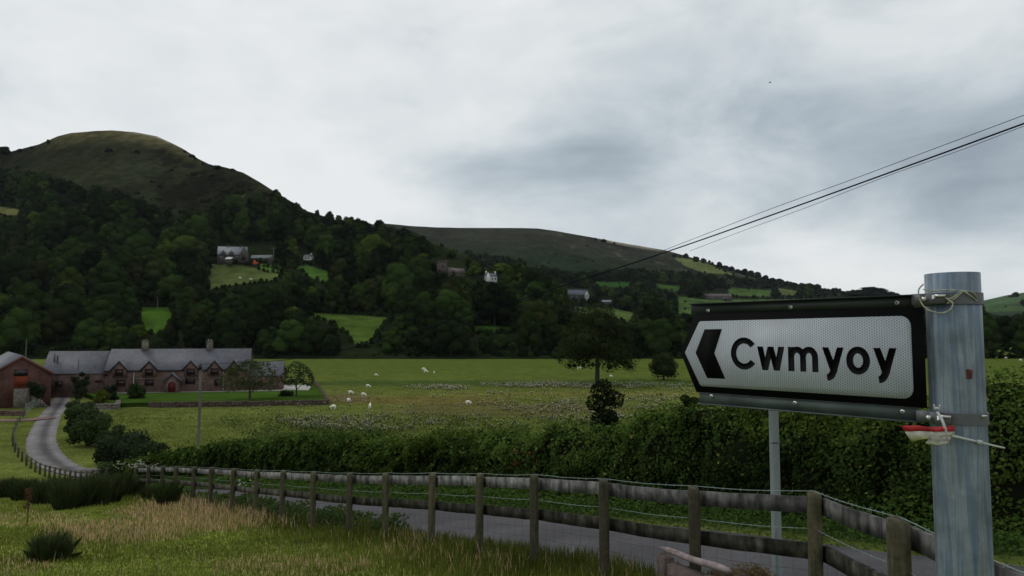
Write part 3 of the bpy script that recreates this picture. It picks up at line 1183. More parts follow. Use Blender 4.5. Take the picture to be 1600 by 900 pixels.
bush(118, 688, 34, 36, 72, (.038, .058, .024), 'hedge shrub leaning towards the lane kerb', 'lane_shrub', 2200, .12)
bush(132, 686, 44, 40, 74, (.042, .064, .028), 'rounded hedge shrub between the lane shrubs', 'lane_shrub', 2500, .12)
bush(172, 702, 50, 40, 65, (.036, .055, .022), 'dark shrub joining the lane shrubs to the bramble thicket', 'lane_shrub', 2800, .12, 12)
bush(166, 722, 50, 30, 58, (.032, .05, .02), 'leafy bramble edge low on the lane side of the thicket', 'bramble_thicket', 2200, .1)
bush(212, 700, 50, 26, 62, (.022, .034, .015), 'dark rounded back of the bramble thicket towards the field', 'bramble_thicket', 2400, .11)
bush(165, 733, 40, 14, 50, (.05, .075, .03), 'pale leafy weeds at the foot of the bramble thicket', 'roadside_weeds', 1200, .08)
bush(1200, 652, 90, 26, 13.4, (.030, .046, .015), 'leafy young shrub rising from the hedge below the sign', 'hedge_shrub', 5000, .022, 12, drop=.8, core=False)
bush(1408, 600, 14, 12, 170, G1, 'small round bush in the field just beyond the signpost', 'field_bush', 500, .15)
bush(1077, 668, 44, 48, 14.5, (.026, .04, .013), 'leafy sprig standing above the hedge near the sign tip', 'hedge_shrub', 4200, .026, 12, drop=.8, core=False)


def sapling(R, H):
    r = random.Random(44)
    L = [(0, 0, H * .62, R * .5)]
    for i in range(34):
        a = 2.4 * i
        h = r.uniform(.42, .93)
        w = 1 - abs(h - .68) * 2.2
        L.append((math.cos(a) * R * r.uniform(.2, .75) * w, math.sin(a) * R * r.uniform(.2, .7) * w, H * h, R * r.uniform(.28, .42)))
    return L


field_tree(944, 705, 74, 112, 18.5, (.016, .025, .011), 'dark young tree standing up out of the hedge below the lone field tree', 'hedgerow_tree', sapling, 12000, .034, .05, 9, trunk_frac=.75, drop=1.4, cf=.3)

# ------------------------------------------------------------------ buildings
def frame_at(ox, oy, oz, ang_):
    return Matrix.Translation((ox, oy, oz)) @ Matrix.Rotation(ang_, 4, 'Z')


def poly_prism(mb, pts, y0, y1, M, col=(1, 1, 1)):
    """pts in the local x-z plane, extruded along y"""
    n = len(pts)
    v = [(x, y0, z) for x, z in pts] + [(x, y1, z) for x, z in pts]
    v = xf(M, v)
    o = mb.n
    mb.add(v, [[i, (i + 1) % n, n + (i + 1) % n, n + i] for i in range(n)], col)
    mb.L.append(np.arange(n)[::-1] + o)
    mb.L.append(np.arange(n) + n + o)
    mb.N.append(np.array([n, n]))
    mb.M.append(np.array([0, 0]))


def yz_prism(mb, pts, x0, x1, M, col=(1, 1, 1)):
    n = len(pts)
    v = [(x0, y, z) for y, z in pts] + [(x1, y, z) for y, z in pts]
    v = xf(M, v)
    o = mb.n
    mb.add(v, [[i, (i + 1) % n, n + (i + 1) % n, n + i] for i in range(n)], col)
    mb.L.append(np.arange(n)[::-1] + o)
    mb.L.append(np.arange(n) + n + o)
    mb.N.append(np.array([n, n]))
    mb.M.append(np.array([0, 0]))


def gable_roof(mb, x0, x1, d, ze, zr, M, over=.14, th=.16, y0=0.):
    """ridge along x; slopes front (y=y0) and back (y=y0+d)"""
    h = (zr - ze) / (d / 2)
    yc = y0 + d / 2
    for sgn in (-1, 1):
        ye = yc + sgn * (d / 2 + over)
        pts = [(yc, zr + .02), (ye, ze - over * h + .02), (ye, ze - over * h + .02 + th), (yc, zr + .02 + th)]
        yz_prism(mb, pts, x0, x1, M)


def window(root, M, x, z, w, h, y=-.02, name='window', mf=None, bars=1):
    fr = MB()
    t = .09
    box(fr, (x, y, z + h / 2 - t / 2), (w, .1, t), M=M)
    box(fr, (x, y, z - h / 2 + t / 2), (w, .1, t), M=M)
    for k in range(bars + 2):
        box(fr, (x - w / 2 + t / 2 + (w - t) * k / (bars + 1), y - .004, z), (t, .1, h - .02), M=M)
    f = fr.build('window', mf or M_frame, root)
    g = MB()
    box(g, (x, y + .03, z), (w - .05, .06, h - .05), M=M)
    gl = g.build('pane', M_dark, root)
    gl.parent = f
    return f


# long farmhouse: local x along the facade, y away from the viewer
A_ = P(163, 613, 124.)
B_ = P(386, 611, 129.)
angf = math.atan2(B_[1] - A_[1], B_[0] - A_[0])
LEN = math.hypot(B_[0] - A_[0], B_[1] - A_[1])
MF = frame_at(A_[0], A_[1], -10.6, angf)
house = empty('farmhouse', (A_[0], A_[1], -10.6), 'long pink stone farmhouse with slate roof and pointed dormers behind the lawn', 'house')


def fx(px):
    """distance along the facade seen at px"""
    a, _ = ray(px, 600)
    ux, uy = math.cos(angf), math.sin(angf)
    return (a * A_[1] - A_[0]) / (ux - a * uy)


def fz(py, x=None):
    Yd = A_[1] + (0 if x is None else x * math.sin(angf))
    return ray(0, py)[1] * Yd + 10.6


DEP = 6.6
EZ, RZ = 10.6 - 6.0, 10.6 - 2.5
wl = MB()
yz_prism(wl, [(0, 0), (DEP, 0), (DEP, EZ), (DEP / 2, RZ), (0, EZ)], 0, LEN, MF)
wall = wl.build('wall', M_stone, house)
WX0 = fx(64)
wl = MB()
WE, WR = 10.6 - 6.5, 10.6 - 2.85
yz_prism(wl, [(.25, 0), (DEP - .2, 0), (DEP - .2, WE), (DEP / 2, WR), (.25, WE)], WX0, -.003, MF)
wing = wl.build('side_wing', M_stone, house)
AX1 = fx(439)
wl = MB()
AE, AR = 10.6 - 7.3, 10.6 - 4.9
yz_prism(wl, [(.9, 0), (DEP - 1.0, 0), (DEP - 1.0, AE), (DEP / 2, AR), (.9, AE)], LEN + .003, AX1, MF)
wl.build('end_annexe', M_stone, house)
rf = MB()
gable_roof(rf, -.15, LEN + .15, DEP, EZ, RZ, MF)
roof = rf.build('roof', M_slate, house)
rf = MB()
gable_roof(rf, WX0 - .2, -.16, DEP - .45, WE, WR, MF, y0=.25)
box(rf, (WX0 + 1.4, 1.4, WE + 2.7), (.22, .22, 1.6), M=MF)
rf.build('wing_roof', M_slate, house)
rf = MB()
gable_roof(rf, LEN + .16, AX1 + .2, DEP - 1.9, AE, AR, MF, y0=.9)
rf.build('annexe_roof', M_slate, house)
for px, in ((216,), (320,)):
    x = fx(px)
    ch = MB()
    box(ch, (x, DEP / 2, RZ + .55), (.95, .75, 1.9), M=MF)
    box(ch, (x, DEP / 2, RZ + 1.56), (1.1, .9, .14), M=MF)
    for q in (-.22, .22):
        tube(ch, xf(MF, [(x + q, DEP / 2, RZ + 1.6), (x + q, DEP / 2, RZ + 1.95)]), .12, 8)
    c = ch.build('chimney', M_grey_stone, house)
    c.parent = roof
for px, ww, hh in ((186, 2.9, 1), (233, 2.9, 1), (298, 2.9, 1), (335, 2.7, 1), (365, 2.5, 1)):
    x = fx(px)
    g = MB()
    peak = EZ + 1.55
    poly_prism(g, [(x - ww / 2 + .3, EZ - 1.2), (x + ww / 2 - .3, EZ - 1.2), (x + ww / 2 - .3, EZ + .15), (x, peak), (x - ww / 2 + .3, EZ + .15)], -.24, 1.2, MF)
    dm = g.build('dormer', M_stone, house)
    r = MB()
    for sg in (-1, 1):
        pts = [(x, peak + .04), (x + sg * (ww / 2 + .1), EZ - .12), (x + sg * (ww / 2 + .1), EZ + .04), (x, peak + .22)]
        poly_prism(r, pts, -.42, 1.9, MF)
    r.build('dormer_roof', M_slate, house).parent = dm
    b = MB()
    for sg in (-1, 1):
        pts = [(x, peak - .12), (x + sg * (ww / 2 + .08), EZ - .26), (x + sg * (ww / 2 + .08), EZ - .12), (x, peak + .035)]
        poly_prism(b, pts, -.44, -.34, MF)
    b.build('bargeboard', M_dark, house).parent = dm
    window(house, MF, x, EZ - .42, 1.35, 1.2, y=-.26)
for px0, px1, y0_, y1_ in ((181, 196, 595, 605), (226, 240, 595, 605), (289, 305, 593, 603), (335, 346, 596, 606)):
    x0, x1 = fx(px0), fx(px1)
    z1, z0 = fz(y0_ - 1), fz(y1_ - 1)
    window(house, MF, (x0 + x1) / 2, (z0 + z1) / 2, x1 - x0, z1 - z0)
for px0, px1, y0_, y1_ in ((84, 97, 596, 605), (148, 160, 595, 599), (162, 168, 584, 589)):
    x0, x1 = fx(px0), fx(px1)
    z1, z0 = fz(y0_ - 1), fz(y1_ - 1)
    window(house, MF, (x0 + x1) / 2, (z0 + z1) / 2, x1 - x0, z1 - z0, y=.23 if px1 < 163 else -.02)
# flue on the wing
f = MB()
x = fx(82)
tube(f, xf(MF, [(x, 1.6, WE + 1.2), (x, 1.6, WE + 3.1)]), .14, 8)
f.build('stove_flue', M_dark, house)
# downpipes, eaves gutters and drip course
gx = [0] + sum([[fx(q) - 1.2, fx(q) + 1.2] for q in (186, 233, 298, 335, 365)], []) + [LEN]
for a, b in zip(gx[::2], gx[1::2]):
    if b - a > .3:
        g = MB()
        box(g, ((a + b) / 2, -.2, EZ - .2), (b - a, .12, .14), M=MF)
        g.build('gutter', M_dark, house)
for px in (209, 349):
    g = MB()
    x = fx(px)
    tube(g, xf(MF, [(x, -.1, .6), (x, -.1, EZ - .4)]), .06, 6)
    g.build('downpipe', M_pale, house)
for a, b in ((180, 252), (292, 350)):
    g = MB()
    box(g, ((fx(a) + fx(b)) / 2, -.05, fz(592.5)), (fx(b) - fx(a), .12, .09), M=MF)
    g.build('drip_course', M_grey_stone, house)
# porch
x = fx(271.5)
pw = 2.35
PM = MF @ Matrix.Translation((x, -1.3, 0))
g = MB()
poly_prism(g, [(-pw / 2, 0), (pw / 2, 0), (pw / 2, fz(594)), (0, fz(584.5)), (-pw / 2, fz(594))], 0, 1.29, PM)
porch = g.build('porch', M_stone, house)
r = MB()
for sg in (-1, 1):
    poly_prism(r, [(0, fz(584.5) + .03), (sg * (pw / 2 + .35), fz(594) - .3), (sg * (pw / 2 + .35), fz(594) - .14), (0, fz(584.5) + .2)], -.25, 1.28, PM)
r.build('porch_roof', M_slate, house).parent = porch
pts = [(-.62, .55), (.62, .55), (.62, 2.0)] + [(.62 * math.cos(a), 2.0 + .5 * math.sin(a)) for a in np.linspace(.2, PI - .2, 9)] + [(-.62, 2.0)]
g = MB()
poly_prism(g, pts, -.05, .05, PM)
dr = g.build('door', M_reddoor, house)
g = MB()
tube(g, xf(PM, [(.42, -.05, 1.5), (.42, -.12, 1.5)]), .04, 8)
g.build('handle', M_dark, house).parent = dr
pts_o = [(-.85, .55), (-.64, .55), (-.64, 2.0)] + [(-.64 * math.cos(a), 2.0 + .52 * math.sin(a)) for a in np.linspace(.2, PI - .2, 9)] + [(.64, 2.0), (.64, .55), (.85, .55), (.85, 2.1)] + [(.85 * math.cos(a), 2.1 + .68 * math.sin(a)) for a in np.linspace(.2, PI - .2, 9)] + [(-.85, 2.1)]
g = MB()
poly_prism(g, pts_o, -.08, .02, PM)
g.build('door_surround', M_grey_stone, house).parent = dr

# lawn terrace, paving strip, gravel, garden walls
def slab(name, pts, z, th, m, kind='structure', label=None, cat=None):
    g = MB()
    n = len(pts)
    v = [(x, y, z) for x, y in pts] + [(x, y, z - th) for x, y in pts]
    g.add(v, [[i, (i + 1) % n, n + (i + 1) % n, n + i] for i in range(n)])
    g.L.append(np.arange(n))
    g.N.append(np.array([n]))
    g.M.append(np.array([0]))
    o = g.build(name, m)
    return tag(o, label, cat, None, kind)


def pz(px, py, z):
    a, b = ray(px, py)
    return a * z / b, z / b


LZt = -9.95
lawn = [pz(176, 634, -10.3), pz(236, 629, LZt), pz(400, 627.5, LZt), pz(509, 625, LZt), pz(500, 609, LZt), pz(490, 600, LZt), pz(440, 603, LZt), pz(300, 606, LZt), pz(120, 610, LZt)]
slab('lawn', [(x, y) for x, y in lawn], LZt, 1.2, M_lawn, label=None)
pv = [xf(MF, [(a, b, 0)])[0][:2] for a, b in ((1.0, -1.5), (AX1 + .3, -1.5), (AX1 + .3, .9), (1.0, .9))]
slab('paving', pv, LZt + .05, .4, M_pale)
slab('gravel_patch', [pz(441, 609, -9.9), pz(482, 609.5, -9.9), pz(486, 604, -9.9), pz(478, 601, -9.9), pz(441, 601.5, -9.9)], LZt + .03, .2, M_pale)


def drywall(pts2, ztop, zbot, th, name, label, m=M_grey_stone, cat='stone wall', origin=None):
    g = MB()
    pts2 = np.array(pts2, float)
    for k in range(len(pts2) - 1):
        a, b = pts2[k], pts2[k + 1]
        L = np.linalg.norm(b - a)
        n = max(2, int(L / .55))
        an = math.atan2(b[1] - a[1], b[0] - a[0])
        for q in range(n):
            c = a + (b - a) * (q + .5) / n
            zt = ztop + random.uniform(-.07, .06)
            for hh in range(3):
                z0 = zbot + (zt - zbot) * hh / 3
                z1 = zbot + (zt - zbot) * (hh + 1) / 3
                box(g, (c[0], c[1], (z0 + z1) / 2), (L / n - .02, th + random.uniform(-.05, .06), z1 - z0 - .015), rz=an, jit=.02, col=(1, 1, 1))
    o = g.build(name, m, origin=(float(pts2[0][0]), float(pts2[0][1]), zbot))
    return tag(o, label, cat)


M_drystone = mat('drystone', (.085, .062, .052), rough=.95, layers=[(1.5, 5, .6, 1.5), (7, 3, (.6, .7, .55), (1.4, 1.3, 1.3))], bump=(5, .8, .1))
wp = [pz(234, 628, -9.75), pz(400, 626.5, -9.75), pz(513, 624, -9.75), pz(503, 609, -9.75), pz(490, 592, -9.75)]
drywall([(x, y - .3) for x, y in wp], -9.72, -10.7, .45, 'garden_wall', 'drystone retaining wall edging the bright farmhouse lawn', M_drystone)
drywall([pz(150, 631, -9.8), pz(184, 631, -9.8), pz(185, 625, -9.8)], -9.75, -10.8, .6, 'planter_wall', 'short stone planter wall holding the yellow green bush', M_grey_stone)
drywall([floor_pt(-60, 645), floor_pt(0, 646), floor_pt(38, 646)], -9.95, -10.6, .5, 'track_wall', 'low pinkish stone wall along the gravel track to the barn', M_stone)

# brick barn
bx_, by_, _ = P(33, 600, 106)
ba = math.atan2(.62, .78)
MBn = frame_at(bx_, by_, -10.7, ba)   # local x across the gable, y = away along the ridge
MBn = frame_at(bx_, by_, -10.7, math.atan2(.78, -.62) - PI / 2)
barn = empty('barn', (bx_, by_, -10.7), 'red brick barn with orange loft door beside the lane', 'barn')
hw = 3.8
g = MB()
bz_e, bz_r = 10.7 - 5.55, 10.7 - 3.05
poly_prism(g, [(-hw, 0), (hw, 0), (hw, bz_e), (0, bz_r), (-hw, bz_e)], 0, 34, MBn)
g.build('wall', M_brick, barn)
r = MB()
for sg in (-1, 1):
    sl = (bz_r - bz_e) / hw
    poly_prism(r, [(0, bz_r + .03), (sg * (hw + .3), bz_e - .3 * sl + .03), (sg * (hw + .3), bz_e - .3 * sl + .16), (0, bz_r + .17)], -.2, 34.2, MBn)
r.build('roof', mat('pale_slate', (.14, .145, .16), rough=.6, layers=[(.5, 4, .85, 1.1)]), barn)
g = MB()
for sg in (-1, 1):
    sl = (bz_r - bz_e) / hw
    poly_prism(g, [(0, bz_r - .22), (sg * (hw + .3), bz_e - .3 * sl - .22), (sg * (hw + .3), bz_e - .3 * sl + .02), (0, bz_r + .02)], -.22, -.06, MBn)
g.build('bargeboard', mat('brown_bargeboard', (.16, .06, .035)), barn)
g = MB()
box(g, (-.1, 0, 10.7 - 5.5), (1.7, .12, 1.0), M=MBn)
g.build('loft_opening', M_dark, barn)
g = MB()
box(g, (.0, -.02, 10.7 - 6.75), (1.75, .14, 1.5), M=MBn)
for q in (-.6, -.2, .2, .6):
    box(g, (q, -.1, 10.7 - 6.75), (.06, .03, 1.5), M=MBn)
g.build('loft_door', M_orange, barn)
for k in range(5):
    pass
g = MB()
box(g, (.1, -.75, 1.4), (2.0, 1.4, 2.9), M=MBn)
for k in range(7):
    box(g, (1.35 + .3 * k, -.75, (2.6 - .38 * k) / 2), (.29, 1.3, 2.6 - .38 * k), M=MBn)
g.build('stone_steps', M_grey_stone, barn)

# farm gate and hurdle between track and lane
gx0, gy0 = floor_pt(40, 646)
gx1, gy1 = floor_pt(70, 628)
gate = empty('field_gate', (gx0, gy0, -10.4), 'pale metal field gate across the entrance beside the barn', 'gate')
g = MB()
a, b = np.array([gx0, gy0]), np.array([gx1, gy1])
for h in (.25, .48, .7, .92, 1.2):
    tube(g, [(a[0], a[1], -10.4 + h), (b[0], b[1], -10.4 + h)], .035, 6)
g.build('bars', M_wire, gate)
for t in (0, 1):
    g = MB()
    c = a + (b - a) * t
    tube(g, [(c[0], c[1], -10.6), (c[0], c[1], -8.95)], .1, 8)
    g.build('gate_post', M_pole, gate)


# --- small hillside buildings
def small_house(name, label, x, y, z, ang_, L, D, he, hr, mw, mr, chims=(), wins=(), cat='house', door=None, base=3.):
    M = frame_at(x, y, z, ang_)
    e = empty(name, (x, y, z), label, cat)
    g = MB()
    yz_prism(g, [(0, -base), (D, -base), (D, he), (D / 2, hr), (0, he)], -L / 2, L / 2, M)
    g.build('wall', mw, e)
    r = MB()
    gable_roof(r, -L / 2 - .15, L / 2 + .15, D, he, hr, M, .25, .15)
    ro = r.build('roof', mr, e)
    for cx in chims:
        c = MB()
        box(c, (cx, D / 2, hr + .5), (.9, .8, 1.9), M=M)
        c.build('chimney', mw, e).parent = ro
    for (wx, wz, ww, wh) in wins:
        window(e, M, wx, wz, ww, wh, mf=M_white if mw is not M_white else M_dark)
    return e, M


def hp(h, px, py):
    return h.at(px, py)


M_palewall = mat('pale_grey_stone', (.075, .070, .063), rough=.95, layers=[(1, 4, .6, 1.4), (4, 4, .7, 1.3)])
M_lightslate = mat('light_slate', (.20, .22, .25), rough=.5, layers=[(.6, 4, .8, 1.1)])
x, y, z = hp(h1, 362, 411)
k = y / F
e, M = small_house('hill_farmhouse', 'grey stone farmhouse with pale roof high above the wood', x, y, z, .15, 44 * k, 8 * k * 1.2, 14 * k, 26 * k, M_palewall, M_lightslate,
                   chims=(-8 * k, 12 * k), wins=[(-15 * k, 8 * k, 2, 2.2), (-4 * k, 8 * k, 2, 2.2), (8 * k, 8 * k, 2, 2.4)])
for q in (-13, -1):
    g = MB()
    poly_prism(g, [((q - 4) * k, 11 * k), ((q + 4) * k, 11 * k), ((q + 4) * k, 15 * k), (q * k, 20 * k), ((q - 4) * k, 15 * k)], -.3, 3, M)
    g.build('gable', M_palewall, e)
g = MB()
poly_prism(g, [(13 * k, -3), (25 * k, -3), (25 * k, 14 * k), (19 * k, 25 * k), (13 * k, 14 * k)], -3.5, 1, M)
gb = g.build('cross_wing', M_palewall, e)
window(e, M, 19 * k, 9 * k, 3, 5, y=-3.52)
x, y, z = hp(h1, 404, 409)
small_house('hill_outbuilding', 'low stone outbuilding with pale roof attached end-on to the hillside farm', x, y + 4, z, -.12, 34 * k, 5, 7 * k, 12 * k, M_palewall, mat('dull_slate', (.16, .17, .18)), wins=[(-5, 3, 1.4, 1.6), (3, 3, 1.4, 1.6)], cat='outbuilding')
x, y, z = hp(h1, 362, 412)
e = empty('shed', (x, y - 5, z), 'small shed with a bright white sloping roof below the hillside farm', 'shed')
M = frame_at(x, y - 5, z, 0)
g = MB()
box(g, (0, 0, .4), (8.5 * k, 3, 3.6), M=M)
g.build('wall', M_palewall, e)
g = MB()
yz_prism(g, [(-2.2, 2.4), (1.8, 4.2), (1.8, 4.4), (-2.2, 2.6)], -5 * k, 5 * k, M)
g.build('roof', M_white, e)
x, y, z = hp(h1, 401, 417)
# small orange digger
e = empty('digger', (x, y - 3, z), 'orange red farm vehicle parked below the hillside farm', 'vehicle')
M = frame_at(x, y - 3, z, .2)
M_orv = mat('orange_paint', (.45, .07, .03), rough=.5, layers=[(2, 2, .8, 1.1)])
g = MB()
box(g, (0, 0, 2.0), (6.5 * k, 2.2, 2.0), M=M)
box(g, (-1.2 * k, 0, 3.6), (3 * k, 2.0, 1.6), M=M)
box(g, (3.6 * k, 0, 2.4), (1.6 * k, 1.8, 1.1), M=M)
g.build('body', M_orv, e)
for q in (-2.2 * k, 2.2 * k):
    g = MB()
    tube(g, xf(M, [(q, -1.2, .8), (q, 1.2, .8)]), .85, 14)
    g.build('wheel', M_dark, e)
x, y, z = hp(h1, 480, 407)
k = y / F
small_house('white_cottage', 'tiny white cottage half hidden high in the wood', x, y, z, -.15, 13 * k, 5, 6 * k, 9 * k, M_white, M_slate, chims=(4.5 * k,), wins=[(-2.5 * k, 3.5 * k, 1.3, 1.3), (2 * k, 3.5 * k, 1.3, 1.3)])
# church
x, y, z = hp(h1, 691, 433)
k = y / F
ch = empty('church', (x, y, z), 'old church with battlemented stone tower and sloping nave roof in the trees', 'church')
M_chst = mat('dull_pink_stone', (.085, .066, .06), rough=.95, layers=[(.8, 5, .7, 1.3)])
M = frame_at(x, y, z, .35) @ Matrix.Rotation(-.03, 4, 'Y')
g = MB()
tw = 13 * k
box(g, (0, 0, 10 * k), (tw, tw, 26 * k), M=M)
g.build('tower', M_chst, ch)
g = MB()
for sx in (-1, 1):
    box(g, (sx * (tw / 2 - .1), 0, 23.6 * k), (.5, tw + .5, 1.5 * k), M=M)
    box(g, (0, sx * (tw / 2 - .1), 23.6 * k), (tw - .55, .5, 1.5 * k), M=M)
for ia in range(4):
    for sx in (-1, 1):
        q = (-1.5 + ia) * tw / 3.1
        box(g, (q, sx * tw / 2 * .98, 25 * k), (tw / 6.5, .5, 1.4 * k), M=M)
        if 0 < ia < 3:
            box(g, (sx * tw / 2 * .98, q, 25 * k), (.5, tw / 6.5, 1.4 * k), M=M)
g.build('battlements', M_chst, ch)
for q in (17, 9):
    g = MB()
    box(g, (0, -tw / 2 - .02, q * k), (1.1 if q == 17 else .7, .15, 1.9 if q == 17 else 1.2), M=M)
    g.build('window', M_dark, ch)
g = MB()
NM = M @ Matrix.Translation((tw / 2 + .01, 0, 0))
yz_prism(g, [(-4, -4), (4, -4), (4, 7.5 * k), (0, 13 * k), (-4, 7.5 * k)], 0, 26 * k, NM)
g.build('nave', M_chst, ch)
g = MB()
RM = NM @ Matrix.Rotation(.1, 4, 'Y')
gable_roof(g, 0, 28 * k, 8, 8.5 * k, 15.5 * k, RM @ Matrix.Translation((0, -4, 0)), .3, .2)
g.build('nave_roof', mat('stone_tile_roof', (.12, .095, .09), layers=[(1, 4, .7, 1.3)]), ch)
# white gabled cottage: gable end faces us, ridge runs to the side
x, y, z = hp(h1, 768, 440)
k = y / F
e = empty('gabled_cottage', (x, y, z), 'bright white cottage with steep gable and end chimneys below the yellow green tree', 'house')
M = frame_at(x, y, z, .45)
g = MB()
yz_prism(g, [(0, -3), (5, -3), (5, 8 * k), (2.5, 13 * k), (0, 8 * k)], -8 * k, 9.5 * k, M)
poly_prism(g, [(-9.6 * k, -3), (-3.5 * k, -3), (-3.5 * k, 9 * k), (-6.5 * k, 14 * k), (-9.6 * k, 9 * k)], -1.0, 2, M)
g.build('wall', M_white, e)
g = MB()
gable_roof(g, -8 * k, 9.8 * k, 5, 8 * k, 13 * k, M, .2, .15)
for sg in (-1, 1):
    poly_prism(g, [(-6.5 * k, 14 * k + .05), (-6.5 * k + sg * 3.6 * k, 8.2 * k + .05), (-6.5 * k + sg * 3.6 * k, 8.2 * k + .2), (-6.5 * k, 14 * k + .2)], -.9, 2, M)
rf_ = g.build('roof', M_slate, e)
for q in (-7 * k, 8.6 * k):
    g = MB()
    box(g, (q, 2.5, 14.5 * k), (1.0, .9, 4.2 * k), M=M)
    g.build('chimney', M_white, e).parent = rf_
window(e, M, 6.5 * k, 4.5 * k, 1.2, 1.4, mf=M_dark)
window(e, M, 1.5 * k, 4.5 * k, 1.2, 1.4, mf=M_dark)
# villa
x, y, z = hp(h2, 904, 469)
k = y / F
e, M = small_house('villa', 'two-storey house with grey slate roof and white gable among dark trees', x, y, z, .3, 34 * k, 9 * k * .6, 9 * k, 16 * k, M_palewall, mat('villa_slate', (.10, .115, .14), rough=.5), chims=(-10 * k, 14 * k), wins=[(-12 * k, 5 * k, 2, 2.4), (-3 * k, 5 * k, 2, 2.4)])
g = MB()
poly_prism(g, [(10 * k, -3), (16 * k, -3), (16 * k, 9 * k), (13 * k, 13 * k), (10 * k, 9 * k)], -3, 1, M)
g.build('white_gable', mat('greyed_render', (.38, .38, .37), layers=[(.6, 3, .8, 1.1)]), e)
window(e, M, 13 * k, 7 * k, 1.4, 2.2, y=-3.03)
x, y, z = hp(h2, 948, 475)
small_house('shed', 'long low shed with grey roof beside the grey-roofed villa', x, y, z, -.1, 14 * y / F, 5, 2.6, 4.6, M_palewall, M_lightslate, cat='shed')
x, y, z = hp(h2, 1123, 468)
k = y / F
small_house('farmstead', 'long dull stone farmstead on the slope above the sign arrow', x, y, z, .05, 42 * k, 8, 5 * k, 9 * k, mat('brown_stone_far', (.10, .085, .08), layers=[(.2, 4, .7, 1.3)]), mat('far_tiles', (.115, .10, .10), layers=[(.2, 4, .7, 1.3)]), chims=(-12 * k,), wins=[(-10 * k, 2.4 * k, 2, 2), (8 * k, 2.4 * k, 2, 2)], cat='farm')

# ------------------------------------------------------------------ poles and overhead cables
def pole(px, pyt, pyb, Y, label, cross=False, w=.13, h=None, name='utility_pole', hill=None, group=None, onground=False):
    if hill is not None:
        x, y, zb = hill.at(px, pyb)
        zt = ray(px, pyt)[1] * y
    else:
        x, y, zt = P(px, pyt, Y)
        zb = float(H0(x, y))
    e = empty(name, (x, y, zb), label, 'utility pole', group)
    g = MB()
    tube(g, [(x, y, zb - .4), (x, y, (zb + zt) / 2), (x, y, zt)], [w, w * .9, w * .75], 10)
    g.build('pole', M_pole, e)
    if cross:
        g = MB()
        box(g, (x, y - w, zt - .5), (2.3 if hill is None else 6 * y / F, .14 if hill is None else .3, .16 if hill is None else .35))
        g.build('crossarm', M_pole, e)
        for q in (-.9, 0, .9):
            g = MB()
            s_ = 1 if hill is None else 2
            tube(g, [(x + q * s_, y - w, zt - .45), (x + q * s_, y - w, zt - .1)], .06 * s_, 6)
            g.build('insulator', M_dark, e)
    return e, (x, y, zt)


_, ptop = pole(314, 567, 700, 63, 'tall grey wooden pole rising from the field in front of the farmhouse', w=.135)
g = MB()
box(g, (ptop[0], ptop[1] - .1, ptop[2] - .35), (.22, .2, .5))
pb = g.build('junction_box', M_dark, bpy.data.objects['utility_pole'])
pole(123, 562, 610, 119, 'short dark pole in front of the low farmhouse wing', w=.13)
pole(246, 463, 480, 0, 'T-topped pole at the upper edge of the small bright paddock', True, .3, hill=h1)
pole(238, 495, 521, 0, 'bare thin pole standing inside the small bright paddock', False, .22, hill=h1)
pole(427, 387, 409, 0, 'pole with crossarm between the hillside farm and the tiny cottage', True, .35, hill=h1)
pole(40, 530, 562, 0, 'grey pole rising from the wood behind the red brick barn', False, .25, hill=h1)


def cable(name, label, ctrl, Ya, Yb, r, pxa=313.5, pxb=1600, extra=True):
    """a cable hangs in one vertical plane between the plan points (pxa,Ya) and (pxb,Yb)"""
    ax = ray(pxa, 560)[0] * Ya
    bx2 = ray(pxb, 190)[0] * Yb
    pts = []
    cx = np.array([c[0] for c in ctrl], float)
    cy = np.array([c[1] for c in ctrl], float)
    for px in np.concatenate([np.linspace(cx[0], 700, 60), np.linspace(706, cx[-1], 110)]) if cx[0] < 700 else np.linspace(cx[0], cx[-1], 90):
        # smooth interpolation of the seen curve (piecewise cubic)
        py = pchip(px, cx, cy)
        a, b = ray(px, py)
        # a*Y = ax + t(bx-ax), Y = Ya + t(Yb-Ya)
        t = (a * Ya - ax) / ((bx2 - ax) - a * (Yb - Ya))
        Y = Ya + t * (Yb - Ya)
        pts.append((a * Y, Y, b * Y))
    pts = np.array(pts)
    d = pts[-1] - pts[-3]
    d /= np.linalg.norm(d)
    ext = [pts[-1] + d * q for q in (2, 6, 12, 20, 30)]
    g = MB()
    tube(g, np.vstack([pts, ext]), r, 6)
    o = g.build(name, M_black)
    tag(o, label, 'cable')
    return o


def pchip(x, X, Yv_):
    i = int(np.clip(np.searchsorted(X, x) - 1, 0, len(X) - 2))
    h = np.diff(X)
    dlt = np.diff(Yv_) / h
    def m(k):
        if k == 0:
            return dlt[0]
        if k == len(X) - 1:
            return dlt[-1]
        return (dlt[k - 1] * h[k] + dlt[k] * h[k - 1]) / (h[k - 1] + h[k])
    t = (x - X[i]) / h[i]
    return (2 * t**3 - 3 * t**2 + 1) * Yv_[i] + (t**3 - 2 * t**2 + t) * h[i] * m(i) + (-2 * t**3 + 3 * t**2) * Yv_[i + 1] + (t**3 - t**2) * h[i] * m(i + 1)


cable('overhead_cable', 'thick black overhead cable sagging down to the pole before the farmhouse',
      [(313.5, 569), (440, 563), (530, 548), (620, 525), (720, 496), (900, 440), (1043, 393), (1200, 338), (1400, 266), (1600, 193)], 63, 13, .017)
cable('overhead_wire', 'thin wire running just above the thick black cable',
      [(1030, 394), (1120, 359), (1200, 328), (1330, 281), (1450, 236), (1600, 180)], 63, 12, .006)
cable('overhead_wire', 'thin wire diverging below the thick black cable',
      [(1078, 392), (1160, 361), (1250, 328), (1400, 270), (1500, 235), (1600, 197)], 120, 20, .008)

